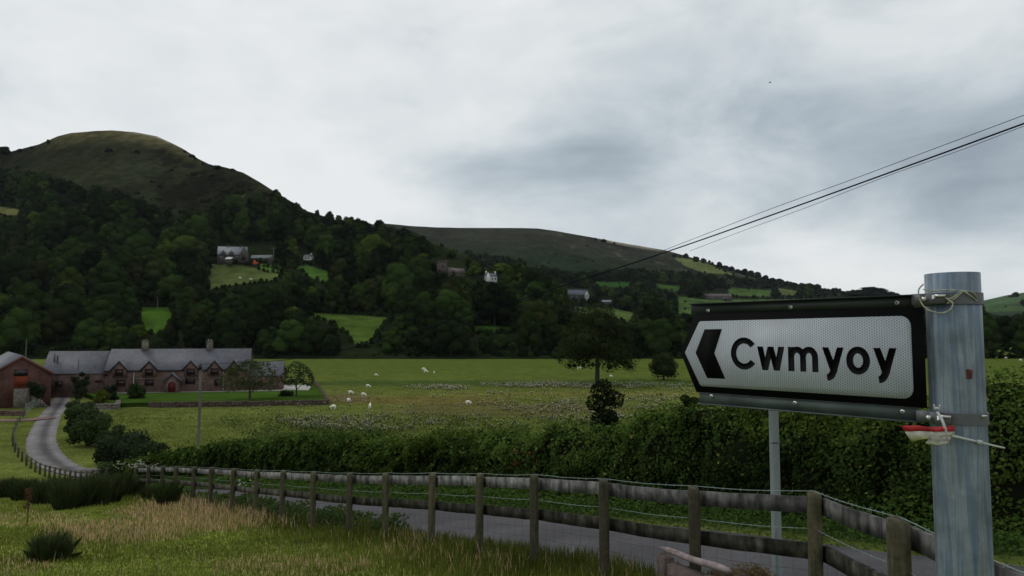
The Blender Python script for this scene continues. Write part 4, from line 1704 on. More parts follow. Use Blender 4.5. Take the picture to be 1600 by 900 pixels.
# ------------------------------------------------------------------ timber fence
fence = empty('timber_fence', tuple(PT[2] - np.array([0, 0, 1.15])), 'long weathered post-and-rail fence with barbed wire beside the lane', 'fence')
pbase = []
for k, (x, y, z) in enumerate(PT):
    zb = z - 1.15 - .35
    if k == 0:
        z = PT[0][2] = PT[1][2] - .02
        zb = z - 1.5
    pbase.append((x, y, z))
    g = MB()
    tl = RNG.uniform(-.02, .02, 2)
    s_ = .066 * (1.0 if k != 1 else 1.1)
    an = math.atan2(D2[1], D2[0])
    ca, sa = math.cos(an), math.sin(an)
    ring = []
    prof = []
    for q in range(12):
        a = q * PI / 6
        rx_ = s_ * (1 - .14 * abs(math.sin(2 * a))) * 1.02
        prof.append((math.cos(a) * rx_, math.sin(a) * rx_ * .92))
    lev = [0, .25, .5, .75, .97, 1.0]
    V2 = []
    for li, t in enumerate(lev):
        sh = .93 if li == 5 else 1
        for (a, b) in prof:
            V2.append((x + tl[0] * t + (a * ca - b * sa) * sh * (1 + random.uniform(-.02, .02)), y + tl[1] * t + (a * sa + b * ca) * sh, zb + (z - zb) * t + (0.012 * math.sin(a * 40) if li == 5 else 0)))
    Fq = [[li * 12 + q, li * 12 + (q + 1) % 12, li * 12 + 12 + (q + 1) % 12, li * 12 + 12 + q] for li in range(5) for q in range(12)]
    g.add(V2, Fq)
    g.L.append(np.arange(12) + 60)
    g.N.append(np.array([12]))
    g.M.append(np.array([0]))
    g.build('post', M_post, fence)
pb = np.array(pbase)
for k in range(len(pb) - 1):
    a, b = pb[k].copy(), pb[k + 1].copy()
    d = b - a
    dn = d[:2] / np.linalg.norm(d[:2])
    nn = np.array([-dn[1], dn[0]])
    if nn @ N2 < 0:
        nn = -nn
    pale = smooth(1, 5, k) if k > 1 else .25
    for lev, (z0, hh) in enumerate(((-.045, .138), (-.43, .132))):
        g = MB()
        c = np.array([.26, .255, .24]) * (.6 + .8 * pale) if lev == 0 else np.array([.125, .12, .095]) * (.75 + .5 * smooth(8, 13, k) * 1.6)
        nseg = 8
        Vv = []
        sag = random.uniform(-.012, .004)
        cs = []
        for q in range(nseg + 1):
            t = q / nseg
            ctr = a + d * t
            zt = ctr[2] + z0 + sag * math.sin(PI * t) + random.uniform(-.003, .003)
            o1 = ctr[:2] + nn * .068
            o2 = ctr[:2] + nn * .105
            Vv += [(o1[0], o1[1], zt), (o2[0], o2[1], zt), (o2[0], o2[1], zt - hh), (o1[0], o1[1], zt - hh)]
            f_ = random.uniform(.85, 1.12)
            cs += [c * f_ * .8, c * f_ * .8, c * f_, c * f_]
        Fq = [[q * 4 + e_, q * 4 + (e_ + 1) % 4, q * 4 + 4 + (e_ + 1) % 4, q * 4 + 4 + e_] for q in range(nseg) for e_ in range(4)] + [[3, 2, 1, 0], [nseg * 4, nseg * 4 + 1, nseg * 4 + 2, nseg * 4 + 3]]
        g.add(Vv, Fq, np.array(cs))
        rl = g.build('rail', M_rail, fence)


def strand(z0, name, r=.0022, barb=True, last=None, side=-.07, sagm=.015):
    g = MB()
    pts = []
    last = last or len(pb) - 1
    for k in range(last):
        a, b = pb[k], pb[k + 1]
        for t in np.arange(8) / 8:
            c = a + (b - a) * t
            c = c + np.array([N2[0] * side, N2[1] * side, z0 - sagm * math.sin(PI * t) + random.uniform(-.002, .002)])
            pts.append(c)
    pts.append(pb[last] + np.array([N2[0] * side, N2[1] * side, z0]))
    pts = np.array(pts)
    tube(g, pts, r, 5)
    if barb:
        dd = np.concatenate([[0], np.cumsum(np.linalg.norm(np.diff(pts, axis=0), axis=1))])
        for q in np.arange(.05, min(dd[-1], 20), .10):
            c = np.array([np.interp(q, dd, pts[:, i_]) for i_ in range(3)])
            for w_ in range(2):
                v = RNG.normal(size=3)
                v *= .016 / np.linalg.norm(v)
                tube(g, [c - v, c + v], .0016, 3, caps=False)
    return g.build(name, M_wire, fence)


strand(.012, 'barbed_wire', .0030, side=.02)
strand(-.30, 'barbed_wire', .0026, side=.02)
# stock netting
g = MB()
for z0 in (-.62, -.74, -.86, -.98):
    pts = []
    for k in range(12):
        a, b = pb[k], pb[k + 1]
        for t in np.arange(4) / 4:
            c = a + (b - a) * t
            pts.append(c + np.array([-N2[0] * .07, -N2[1] * .07, z0 - .01 * math.sin(PI * t)]))
    tube(g, pts, .0014, 4, caps=False)
for k in range(12):
    a, b = pb[k], pb[k + 1]
    for t in np.arange(8) / 8:
        c = a + (b - a) * t + np.array([-N2[0] * .07, -N2[1] * .07, 0])
        tube(g, [c + np.array([0, 0, -.34]), c + np.array([0, 0, -1.1])], .0011, 3, caps=False)
g.build('wire_netting', mat('rusty_netting', (.045, .045, .04), rough=.6, metal=.3), fence)

# far run of the fence round the bend
far_px = [(196, 745), (180, 748), (166, 750), (154, 752), (144, 754), (135, 757), (126, 757), (117, 756), (109, 755), (101, 753), (93, 751), (85, 749), (77, 747), (70, 745), (62, 742), (55, 738), (48, 733), (41, 728), (34, 722), (28, 715), (23, 707), (20, 698), (19, 689), (21, 680), (24, 672), (27, 665), (31, 659), (36, 652)]
ff = empty('bend_fence', hit(70, 745), 'grey post-and-rail fence curving round the outside of the lane bend', 'fence')
fp = [hit(*q) for q in far_px]
fp = [np.array(q) for q in fp]
for q in fp:
    g = MB()
    box(g, (q[0], q[1], q[2] + .30), (.11, .11, 1.1))
    g.build('post', M_post, ff)
for a, b in zip(fp[:-1], fp[1:]):
    for z0 in (.74, .42):
        g = MB()
        tube(g, [a + np.array([.05, .1, z0]), b + np.array([.05, .1, z0])], .038, 4, col=(.15, .145, .13))
        g.build('rail', M_rail, ff)

# ------------------------------------------------------------------ hedge
HT = np.array([(-200, 745), (150, 738), (200, 727), (260, 712), (330, 703), (400, 701), (450, 686), (520, 697), (560, 690), (640, 701), (700, 692), (760, 697), (820, 690), (870, 673), (900, 676), (960, 668), (1000, 656), (1050, 646), (1090, 640),
               (1140, 642), (1180, 652), (1240, 646), (1300, 648), (1450, 622), (1540, 592), (1600, 588), (2600, 560)], float)
hedge_root = empty('hedge', tuple(xy(5, 5.9)) + (-3.2,), 'thick dark mixed hedge running along the far side of the lane', 'hedge')


def hedge_top(s):
    x, y = xy(s, 5.45)
    zb = H0(x, y)
    px, py = proj(x, y, zb)
    t = np.interp(px, HT[:, 0], HT[:, 1])
    yc = (450 - t) / F
    return (SP + CP * yc) / (CP - SP * yc) * y, zb


def hedge_front(s, h, seed=0):
    return 5.35 + .30 * fbm(s * .9, h * 1.8, 201, 3) + .25 * h**3 + .16 * vnoise(s * 3.3, h * 5, 207)


ns, nh = 420, 9
ss = np.concatenate([np.linspace(-14, 0, 90), np.linspace(.15, 24, 230), np.linspace(24.5, 54, 100)])
ns = len(ss)
Vc = []
for s in ss:
    zt, zb = hedge_top(s)
    zt = float(zt) - .08 + .22 * float(vnoise(s * 1.3, 3., 9)) + .10 * float(vnoise(s * 6, 3., 10))
    zb = float(zb) - .2
    for q in range(nh):
        h = q / (nh - 1)
        p = float(hedge_front(s, h)) + .10
        x, y = xy(s, p)
        Vc.append((float(x), float(y), zb + (zt - zb) * h))
    for p, zz in ((6.3, zt), (6.9, zt - .3), (7.0, zb - .8)):
        x, y = xy(s, p)
        Vc.append((float(x), float(y), zz))
m = nh + 3
i = np.arange(ns - 1)[:, None] * m
j = np.arange(m - 1)[None]
Fc = np.stack([i + j, i + m + j, i + m + j + 1, i + j + 1], -1).reshape(-1, 4)
core = MB().add(Vc, Fc, (.012, .014, .007)).build('dark_core', M_wood_leaf, hedge_root)  # solid core coloured dark to read as shade between the leaves
mb = MB()
NL = 120000
uu = RNG.uniform(size=NL * 2)
s_all = -13 + 67 * uu**1.75
xx, yy = xy(s_all, 5.4)
h_all = RNG.uniform(0, 1.0, NL * 2)
kp = (RNG.uniform(size=NL * 2) < .66) & ~((vnoise(s_all * 2.4, h_all * 3.5, 261) < -.42) & (RNG.uniform(size=NL * 2) < .75))
s_all, h_all = s_all[kp], h_all[kp]
ztp, zbp = hedge_top(s_all)
ztp = ztp + .22 * vnoise(s_all * 1.3, 3., 9) + .12 * vnoise(s_all * 6, 3., 10)
toppart = RNG.uniform(size=len(s_all)) < .20
pf = hedge_front(s_all, h_all) + RNG.uniform(-.10, .08, len(s_all))
pt_ = RNG.uniform(5.5, 6.9, len(s_all))
p_all = np.where(toppart, pt_, pf)
zz = np.where(toppart, ztp + RNG.uniform(-.1, .16, len(s_all)), zbp + (ztp - zbp) * h_all)
spr = RNG.uniform(size=len(s_all)) < .12
zz = zz + spr * RNG.uniform(0, .5, len(s_all))**1.5 * (toppart | (h_all > .9)) * (vnoise(s_all * 3.3, 1., 77) > -.1)
X_, Y_ = xy(s_all, p_all)
dist = np.hypot(X_, Y_)
sz = .034 * np.clip(dist / 12, .8, 9) * RNG.uniform(.6, 1.35, len(s_all))
nr = np.stack([-N2[0] * np.ones(len(s_all)), -N2[1] * np.ones(len(s_all)), np.full(len(s_all), .55)], 1)
nr[toppart] = np.array([0, -.2, 1])
nr = nr + RNG.normal(size=nr.shape) * .5
spn = fbm(s_all * .45, h_all * 1.2, 221, 3)
clump = fbm(s_all * 2.5, zz * 3, 225, 2)
pal = np.array([.029, .050, .013])[None] * (1 + .75 * spn[:, None]) + np.array([.010, .010, .0])[None] * np.clip(spn, 0, 1)[:, None]
pal = pal * (1 + .45 * clump[:, None])
lit_growth = np.clip(h_all - .62 + .35 * fbm(s_all * 1.3, h_all, 237, 2), 0, .4)[:, None] / .4  # sunlit upper hedge put into leaf colour, along with paler new growth
lit_growth[toppart] = .8
pal = pal * (1 + lit_growth * np.array([.75, .75, .4]))
olive = (fbm(s_all * .25, h_all, 231, 2) > .12)
pal[olive] = pal[olive] * np.array([1.12, 1.04, .85])
c_ = np.clip(pal * RNG.uniform(.45, 1.0, (len(s_all), 1))**-1 * .62, .003, 1)
hot = RNG.uniform(size=len(s_all)) < .03
c_[hot] = np.array([.13, .14, .035])  # scattered leaf highlights painted in as a pale leaf colour
sx_, sy_ = proj(X_, Y_, zz)
red = (np.hypot(sx_ - 815, (sy_ - 718)) < 22) & (RNG.uniform(size=len(s_all)) < .10)
c_[red] = np.array([.17, .06, .02])
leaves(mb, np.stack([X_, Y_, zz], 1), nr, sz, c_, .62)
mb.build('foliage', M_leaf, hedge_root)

# white bindweed flowers on the hedge end
mb = MB()
for k in range(150):
    px, py = random.gauss(230, 26), random.gauss(727, 4)
    if random.random() < .25:
        px, py = random.uniform(370, 405), random.uniform(750, 768)
    x, y, z = P(px, py, random.uniform(27, 34) if px > 300 else random.uniform(40, 46))
    v, f = ico(1)
    mb.add(v * random.uniform(.03, .08) * np.array([1, 1, .5]) + np.array([x, y, z]), f, (.42, .42, .33))
# supporting leaves for them
n = 1500
tag(mb.build('bindweed_flowers', M_grass), 'small cream flowers over the brambles at the hedge end', 'flowers', None, 'stuff')

# orange-brown tape-free: verge plants
def verge_field(n, p0, p1, s0, s1, hmax, base, name, label, leafsz=.03, power=1.7, grassy=.35):
    mb = MB()
    s = s0 + (s1 - s0) * RNG.uniform(size=n)**power
    p = RNG.uniform(p0, p1, n)
    x, y = xy(s, p)
    z0 = H0(x, y)
    clump = .55 + .45 * fbm(s * 1.3, p * 2, 301, 3)
    edge = smooth(0, .4, p - p0)
    h = RNG.uniform(0, 1, n) * hmax * np.clip(clump, .3, 1) * (.25 + .75 * edge)
    dist = np.hypot(x, y)
    c = jcol(base, n, .4, .15)
    sz = leafsz * np.clip(dist / 12, .8, 5) * RNG.uniform(.6, 1.3, n)
    nr = np.stack([RNG.normal(size=n) * .5, -.5 + RNG.normal(size=n) * .5, np.ones(n)], 1)
    leaves(mb, np.stack([x, y, z0 + h], 1), nr, sz, c, .65)
    o = mb.build(name, M_leaf)
    return tag(o, label, 'plants', None, 'stuff')


verge_field(60000, 4.0, 5.6, -12, 45, .62, (.046, .082, .018), 'verge_plants', 'low leafy green plants between the lane and the hedge')


verge_field(26000, .05, .95, 8.5, 46, .62, (.045, .07, .02), 'roadside_weeds', 'rank weeds and nettles growing along the lane side of the fence', .03, 1.3)

def rank_weeds(n):
    px = RNG.uniform(250, 1250, n)
    py = RNG.uniform(652, 716, n)
    yc = (450 - py) / F
    a = (px - 800) / F / (CP - SP * yc)
    b = (SP + CP * yc) / (CP - SP * yc)
    Y = -10.5 / b
    X = a * Y
    dens = np.clip(.25 + .9 * fbm(X / 2.2, Y / 3, 471, 3) + smooth(665, 700, py) * .5, 0, 1)
    k = (RNG.uniform(size=n) < dens) & (sp(X, Y)[1] > 20)
    X, Y, dens = X[k], Y[k], dens[k]
    n = len(X)
    h = RNG.uniform(0, 1, n) * (.35 + .8 * dens)
    c = np.array([.048, .070, .020])[None] * (1 + .5 * fbm(X / 2, Y / 2, 475, 2)[:, None]) * RNG.uniform(.55, 1.6, (n, 1))
    g = MB()
    leaves(g, np.stack([X, Y, H0(X, Y) + h], 1), RNG.normal(size=(n, 3)) * .6 + np.array([0, -.4, .8]), RNG.uniform(.06, .13, n), np.clip(c, 0, 1), .6)
    tag(g.build('rank_weeds', M_leaf), 'tangled tall weeds where the valley field meets the back of the hedge', 'weeds', None, 'stuff')


rank_weeds(60000)
verge_field(14000, 3.55, 4.15, -12, 45, .14, (.05, .075, .02), 'edge_grass', 'short grass and moss creeping over the far edge of the lane', .022)


def blades(n_gen, name, label, region, hfn, colfn, width=.006, seed=0, bend=.4):
    """single-triangle blades, spread with distance"""
    x, y = region
    n = len(x)
    z = H0(x, y)
    dist = np.hypot(x, y)
    h = hfn(x, y) * RNG.uniform(.4, 1.15, n)
    w = width * np.clip(dist / 8, .8, 12) * RNG.uniform(.6, 1.3, n)
    a = RNG.uniform(0, 2 * PI, n)
    lean = RNG.uniform(0, bend, n) * h
    tip = np.stack([x + np.cos(a) * lean, y + np.sin(a) * lean, z + h], 1)
    b = RNG.uniform(0, 2 * PI, n)
    ox, oy = np.cos(b) * w, np.sin(b) * w
    mid = np.stack([x + np.cos(a) * lean * .35, y + np.sin(a) * lean * .35, z + h * .55], 1)
    v = np.stack([np.stack([x - ox, y - oy, z - .02], 1), np.stack([x + ox, y + oy, z - .02], 1), mid + np.stack([ox, oy, 0 * ox], 1) * .8, tip, mid - np.stack([ox, oy, 0 * ox], 1) * .8], 1)
    c = colfn(x, y, n)
    g = MB()
    g.add(v.reshape(-1, 3), np.arange(n * 5).reshape(n, 5), np.repeat(c, 5, axis=0))
    o = g.build(name, M_grass)
    return tag(o, label, 'grass', None, 'stuff')


# sample the meadow: random points thinning with distance
def meadow_pts(n):
    r = np.exp(RNG.uniform(math.log(3.0), math.log(62), n))
    a = np.radians(RNG.uniform(-46, 30, n))
    x, y = r * np.sin(a), r * np.cos(a)
    s, p = sp(x, y)
    pf_ = np.where(s < 2, -1.3, 0)
    k = (p < .75 + .15 * vnoise(s * 2, s * 0, 3)) & (s > -6) & (s < 58) & (dist_line(x, y, LC[::2]) > 1.5)
    return x[k], y[k]


x, y = meadow_pts(430000)
print('meadow blades', len(x))


def mh(x, y):
    s, p = sp(x, y)
    t = tan_mask(x, y)
    rough = smooth(-1.6, -.2, p)
    return .035 + .06 * np.clip(fbm(x / 1.7, y / 1.7, 401, 3) + .35, 0, 1) + .09 * t + (.15 + .16 * np.clip(fbm(x / .9, y / .9, 403, 2) + .1, 0, 1)) * rough


def mc(x, y, n):
    t = tan_mask(x, y)
    pick = (RNG.uniform(size=n) < t * .6 + .04)
    nn = fbm(x / 1.5, y / 1.5, 411, 3)
    g = np.array([.162, .200, .034])[None] * (1 + .4 * nn[:, None])
    s, p = sp(x, y)
    dk = smooth(-1.2, 0, p)[:, None]
    g = g * (1 - dk * .5)
    g[pick] = np.array([.52, .37, .21])
    return np.clip(g * RNG.uniform(.6, 1.45, (n, 1)), 0, 1)


blades(0, 'meadow_grass', 'rough meadow grass with dry seed heads on the near side of the fence', (x, y), mh, mc, .0042)

# tall pale seed stalks
m_ = RNG.uniform(size=len(x)) < .012 * (.4 + 1.2 * tan_mask(x, y))
xs_, ys_ = x[m_], y[m_]
blades(0, 'seed_stalks', 'tall pale dry grass stalks in the meadow', (xs_, ys_), lambda a, b: .20 + .16 * tan_mask(a, b) + .12 * smooth(-1.5, 0, sp(a, b)[1]), lambda a, b, n: jcol((.46, .38, .24), n, .3), .0028, bend=.25)

# field grass between hedge and woods (coarse tussocks that catch the light)
def field_pts(n):
    py = RNG.uniform(563, 700, n)
    py = 562 + (py - 562)
    px = RNG.uniform(-40, 1680, n)
    yc = (450 - py) / F
    a = (px - 800) / F / (CP - SP * yc)
    b = (SP + CP * yc) / (CP - SP * yc)
    Y = -10.5 / b
    x = a * Y
    s, p = sp(x, Y)
    k = (p > 9) & (dist_line(x, Y, LC[::3]) > 2.2)
    # not on the lawn
    k &= ~inpoly(x, Y, [(q[0], q[1]) for q in lawn]) & ~((px < 516) & (py < 633)) & (Y > 34)
    return x[k], Y[k]


xf_, yf_ = field_pts(120000)
fc_n = lambda a, b, n: np.clip(np.array([.106, .128, .030])[None] * (1 + .45 * fbm(a / 6, b / 10, 421, 3)[:, None]) * RNG.uniform(.6, 1.5, (n, 1)) + np.array([.03, .012, .004])[None] * np.clip(fbm(a / 12, b / 12, 431, 3), 0, 1)[:, None], 0, 1)
blades(0, 'field_grass', 'uneven green and straw coloured pasture grass in the valley field', (xf_, yf_), lambda a, b: .06 + .14 * np.clip(fbm(a / 8, b / 8, 441, 3) + .2, 0, 1), fc_n, .006)

# thistles in seed: white-grey drifts
def thistle_region(px, py):
    m = np.zeros(px.shape)
    for cx, cy, rx, ry, w in ((683, 608, 54, 3.6, 2.6), (830, 603, 82, 4.4, 2.6), (960, 605, 112, 5, 2.0), (560, 665, 150, 13, 1.1), (420, 672, 90, 10, .7), (650, 655, 120, 8, .35), (860, 636, 130, 10, .7), (1000, 630, 90, 14, .7),
                              (1090, 610, 60, 10, .5), (1150, 640, 80, 8, .5), (740, 668, 90, 9, .35), (900, 655, 100, 12, .6), (200, 655, 40, 4, .25), (1580, 588, 60, 8, .5), (580, 640, 200, 20, .1), (900, 620, 260, 8, .25)):
        d = ((px - cx) / rx)**2 + ((py - cy) / ry)**2
        m = np.maximum(m, w * smooth(1.25, .6, d))
    return m


n = 130000
px = RNG.uniform(150, 1680, n)
py = RNG.uniform(594, 695, n)
yc = (450 - py) / F
a = (px - 800) / F / (CP - SP * yc)
b = (SP + CP * yc) / (CP - SP * yc)
Y = -10.5 / b
X = a * Y
nz = .5 + .8 * fbm(X / 3, Y / 5, 451, 3)
k = (RNG.uniform(size=n) < thistle_region(px, py) * np.clip(nz - .1, .05, 1) * .42) & (sp(X, Y)[1] > 27)
X, Y = X[k], Y[k]
print('thistles', len(X))
mb = MB()
Zg = H0(X, Y)
nT = len(X)
hT = RNG.uniform(.35, .75, nT)
# stems and leaves
for rep in range(2):
    c = np.stack([X + RNG.normal(size=nT) * .14, Y + RNG.normal(size=nT) * .14, Zg + hT * RNG.uniform(.3, .8, nT)], 1)
    leaves(mb, c, RNG.normal(size=(nT, 3)), .16, jcol((.045, .06, .025), nT, .3), .5)
for rep in range(3):
    c = np.stack([X + RNG.normal(size=nT) * .13, Y + RNG.normal(size=nT) * .13, Zg + hT * RNG.uniform(.75, 1.1, nT)], 1)
    leaves(mb, c, RNG.normal(size=(nT, 3)) + np.array([0, -.6, .4]), RNG.uniform(.035, .08, nT) * np.clip(Y / 100, .6, 1.7), jcol((.44, .39, .32), nT, .35), .9)
tag(mb.build('thistles', M_grass), 'drifts of thistles gone to pale seed across the valley field', 'thistles', None, 'stuff')

# ------------------------------------------------------------------ rushes and weeds in the meadow
def rush(px, pyb, wpx, hpx, label, n=420, base=(.038, .066, .022), group=None, name='rush_clump'):
    x, y, z = hit(px, pyb)
    R, Hh = wpx * y / F / 2, hpx * y / F
    e_ = MB()
    n = int(n * 5)
    a = RNG.uniform(0, 2 * PI, n)
    r = np.sqrt(RNG.uniform(0, 1, n)) * R * .55
    bx0, by0 = np.cos(a) * r, np.sin(a) * r
    spread = np.abs(RNG.normal(size=n)) * R * .34 + .1 * R
    h = Hh * RNG.beta(4, 2.2, n) * 1.3 * (1 - .3 * (r / (R * .55))**2)
    a2 = a + RNG.normal(size=n) * .8
    tx, ty = bx0 + np.cos(a2) * spread, by0 + np.sin(a2) * spread
    w = .0013 * max(1, y / 9)
    n = len(a)
    b = RNG.uniform(0, 2 * PI, n)
    ox, oy = np.cos(b) * w, np.sin(b) * w
    base0 = -.12
    mid = np.stack([bx0 + np.cos(a) * spread * .3, by0 + np.sin(a) * spread * .3, h * .6], 1)
    v = np.stack([np.stack([bx0 - ox, by0 - oy, np.full(n, base0)], 1), np.stack([bx0 + ox, by0 + oy, np.full(n, base0)], 1), mid + np.stack([ox, oy, 0 * ox], 1), np.stack([tx, ty, h], 1), mid - np.stack([ox, oy, 0 * ox], 1)], 1)
    c = jcol(base, n, .4, .12)
    br = RNG.uniform(size=n) < .08
    c[br] = np.array([.16, .11, .05])
    e_.add(v.reshape(-1, 3), np.arange(n * 5).reshape(n, 5), np.repeat(c, 5, axis=0))
    o = e_.build(name, M_grass)
    o.location = (x, y, z)
    return tag(o, label, 'rushes', group)


rush(79, 875, 78, 42, 'dark spiky rush clump alone near the bottom of the meadow', 900, (.055, .085, .032))
band_r = [(8, 778, 44, 30), (40, 783, 46, 34), (70, 788, 52, 38), (100, 796, 50, 44), (128, 792, 44, 44), (155, 790, 40, 44), (172, 786, 44, 44), (192, 780, 40, 38), (216, 778, 34, 30), (90, 778, 60, 32), (140, 774, 60, 32), (20, 770, 50, 20)]
for k, (a, b, c, d) in enumerate(band_r):
    rush(a, b, c, d, 'dark rush clump in the tall band beside the lane bend', 700, (.046, .070, .026), 'band of rush clumps below the lane bend')
rush(262, 794, 44, 40, 'rush clump standing separate at the end of the band near the fence', 600, (.036, .062, .02))
rush(235, 785, 36, 26, 'small rush clump between the band and the separate fence-side clump', 400, (.036, .062, .02))
# dock stalk
x, y, z = hit(42, 822)
e = empty('dock_plant', (x, y, z), 'thin reddish dried dock stalk in front of the rushes', 'plant')
g = MB()
Hh = 56 * y / F
tube(g, [(x, y, z - .05), (x + .02, y, z + Hh * .5), (x - .01, y, z + Hh)], [.012, .01, .006], 6, col=(.09, .045, .03))
n = 240
t = RNG.uniform(.45, 1, n)
c = np.stack([x + RNG.normal(size=n) * .035, y + RNG.normal(size=n) * .035, z + Hh * t], 1)
leaves(g, c, RNG.normal(size=(n, 3)), .018, jcol((.11, .055, .035), n), .8)
g.build('stem', M_leaf, e)

# ------------------------------------------------------------------ sheep
def sheep_mesh(grazing=True, seed=0):
    g = MB()
    r = random.Random(seed)
    me = bpy.data.meshes.new('sheep_skin')
    # joints: pelvis, mid back, shoulder, neck, head, muzzle, 4 legs, tail
    J = [((-.42, 0, .62), .20), ((-.1, 0, .64), .235), ((.26, 0, .62), .20)]
    E_ = [(0, 1), (1, 2)]
    if grazing:
        J += [((.46, 0, .50), .11), ((.60, 0, .24), .085), ((.68, 0, .10), .05)]
    else:
        J += [((.44, 0, .80), .11), ((.58, 0, .92), .09), ((.72, 0, .86), .055)]
    E_ += [(2, 3), (3, 4), (4, 5)]
    k = 6
    for (bx_, par) in ((-.40, 0), (.27, 2)):
        for sy in (-1, 1):
            fwd = r.uniform(-.05, .08)
            J += [((bx_, sy * .13, .40), .085), ((bx_ + fwd * .5 + (.03 if par == 2 else -.05), sy * .14, .22), .042), ((bx_ + fwd, sy * .14, .0), .038)]
            E_ += [(par, k), (k, k + 1), (k + 1, k + 2)]
            k += 3
    J += [((-.62, 0, .60), .05), ((-.68, 0, .40), .035)]
    E_ += [(0, k), (k, k + 1)]
    # ears
    hd = J[4][0]
    J += [((hd[0] - .02, .13, hd[2] + .05), .025), ((hd[0] - .02, -.13, hd[2] + .05), .025)]
    E_ += [(4, k + 2), (4, k + 3)]
    me.from_pydata([j[0] for j in J], E_, [])
    o = bpy.data.objects.new('tmp', me)
    C.objects.link(o)
    o.modifiers.new('s', 'SKIN')
    for q, (c, rad) in enumerate(J):
        me.skin_vertices[0].data[q].radius = (rad, rad)
    me.skin_vertices[0].data[1].use_root = True
    sb = o.modifiers.new('u', 'SUBSURF')
    sb.levels = sb.render_levels = 1
    dg = bpy.context.evaluated_depsgraph_get()
    m2 = bpy.data.meshes.new_from_object(o.evaluated_get(dg))
    bpy.data.objects.remove(o)
    m2.materials.clear()
    m2.materials.append(M_wool)
    for pz_ in m2.polygons:
        pz_.use_smooth = True
    m2.name = 'sheep'
    return m2


SH = [sheep_mesh(True, 1), sheep_mesh(True, 2), sheep_mesh(False, 3)]
FL = 'sheep scattered over the valley field'
sheep = [(520, 638.5, 2.9, 0, 'white sheep grazing just outside the corner of the farmhouse lawn wall', None),
         (545, 628.5, 1.2, 1, 'white sheep grazing just beside the lawn corner sheep, on browner grass', None),
         (548.5, 616.5, .2, 0, 'white sheep on the brown worn patch, farther back of its pair', None),
         (568.5, 620, -.1, 1, 'thin-looking sheep grazing between the worn patch and the large front sheep', None),
         (578, 638, 1.7, 2, 'large white sheep standing upright nearest the thistle drift', None),
         (575.5, 605.8, .1, 0, 'sheep lying low and alone above the worn patch', None),
         (588, 588, .3, 1, 'small sheep alone on the dark green grass of the far field', None),
         (662.5, 579, .4, 0, 'rear sheep of the three grazing together in the far field', None),
         (665.5, 582.5, .1, 1, 'middle sheep of the three grazing together in the far field', None),
         (678.5, 584, 1.5, 0, 'end sheep of the three, standing slightly apart towards the lone tree', None),
         (732.5, 632, .2, 1, 'solitary sheep in mid field above the hedge centre', None),
         (905, 577.5, 2.8, 0, 'sheep grazing beyond the trunk of the lone field tree', None),
         (955, 589.5, .3, 1, 'sheep grazing in the shade edge of the lone field tree', None),
         (1551.5, 559.5, .2, 0, 'first tiny sheep seen beyond the signpost by the far wood', None),
         (1572, 560.5, .1, 1, 'second tiny sheep beyond the signpost near the picture edge', None),
         (1595, 564, .1, 0, 'last sheep beyond the signpost, cut by the picture edge', None)]
for px, py, rz, v, lab, _ in sheep:
    a, b = ray(px, py)
    Y = -10.5 / b
    x = a * Y
    o = bpy.data.objects.new('sheep', SH[v])
    C.objects.link(o)
    o.location = (x, Y, float(Hg(x, Y)))
    o.rotation_euler = (0, 0, rz)
    s_ = .80 if Y < 200 else 1.05
    o.scale = (s_, s_, s_)
    tag(o, lab, 'sheep', FL)
for px, py, lab in ((375, 435.5, 'one of two sheep dots on the rough field below the hillside farm, nearer the wood'), (392, 438, 'second sheep dot on the rough hillside field, beside its companion'), (331, 415.5, 'pale sheep at the corner of the rough field under the hillside farm')):
    x, y, z = h1.at(px, py)
    o = bpy.data.objects.new('sheep', SH[0])
    C.objects.link(o)
    o.location = (x, y, z)
    o.scale = (1.6,) * 3
    tag(o, lab, 'sheep', 'sheep on the hillside')

# ------------------------------------------------------------------ signpost
M_galv = None


def galv():
    m, nt, b = new_mat('galvanised_steel', .52, .5, .25)
    n1 = noise_node(nt, 5, 5, stretch=(11, 11, .5), dist=.9)
    c1 = ramp(nt, n1.outputs['Fac'], [(.32, (.095, .145, .21)), (.47, (.14, .185, .235)), (.56, (.22, .255, .29)), (.68, (.165, .19, .205))])
    n2 = noise_node(nt, 14, 4)
    c2 = ramp(nt, n2.outputs['Fac'], [(.35, .72), (.62, 1.12)])
    c = mixc(nt, 'MULTIPLY', 1., c1, c2)
    vor = nt.nodes.new('ShaderNodeTexVoronoi')
    vor.inputs['Scale'].default_value = 26
    tc = nt.nodes.new('ShaderNodeTexCoord')
    nt.links.new(tc.outputs['Object'], vor.inputs['Vector'])
    c3 = ramp(nt, vor.outputs['Distance'], [(.15, 1.12), (.3, 1.0)])
    c = mixc(nt, 'MULTIPLY', .8, c, c3)
    nt.links.new(c, b.inputs['Base Color'])
    r = ramp(nt, n2.outputs['Fac'], [(.3, .42), (.7, .65)])
    nt.links.new(r, b.inputs['Roughness'])
    return m


M_galv = galv()
M_clamp = mat('clamp_steel', (.115, .118, .124), rough=.55, spec=.4, metal=.2, layers=[(20, 3, .85, 1.1)])
M_bolt = mat('bright_bolt', (.6, .61, .6), rough=.3, metal=.6, spec=.6)
M_chan = mat('sign_channel', (.062, .082, .074), rough=.55, spec=.4, metal=.2, layers=[(12, 4, .7, 1.2)])
M_signblack = mat('sign_black', (.004, .004, .0045), rough=.7, spec=.08)


# local frame of the plate: u along the plate towards the post, v up, w out of the face towards the viewer
Lp = np.array([0.55191316, 2.136, 0.])
dp = np.array([0.65498765, -0.75563958, 0.])
npv = np.array([-0.75563958, -0.65498765, 0.])      # towards the viewer (back along -y)


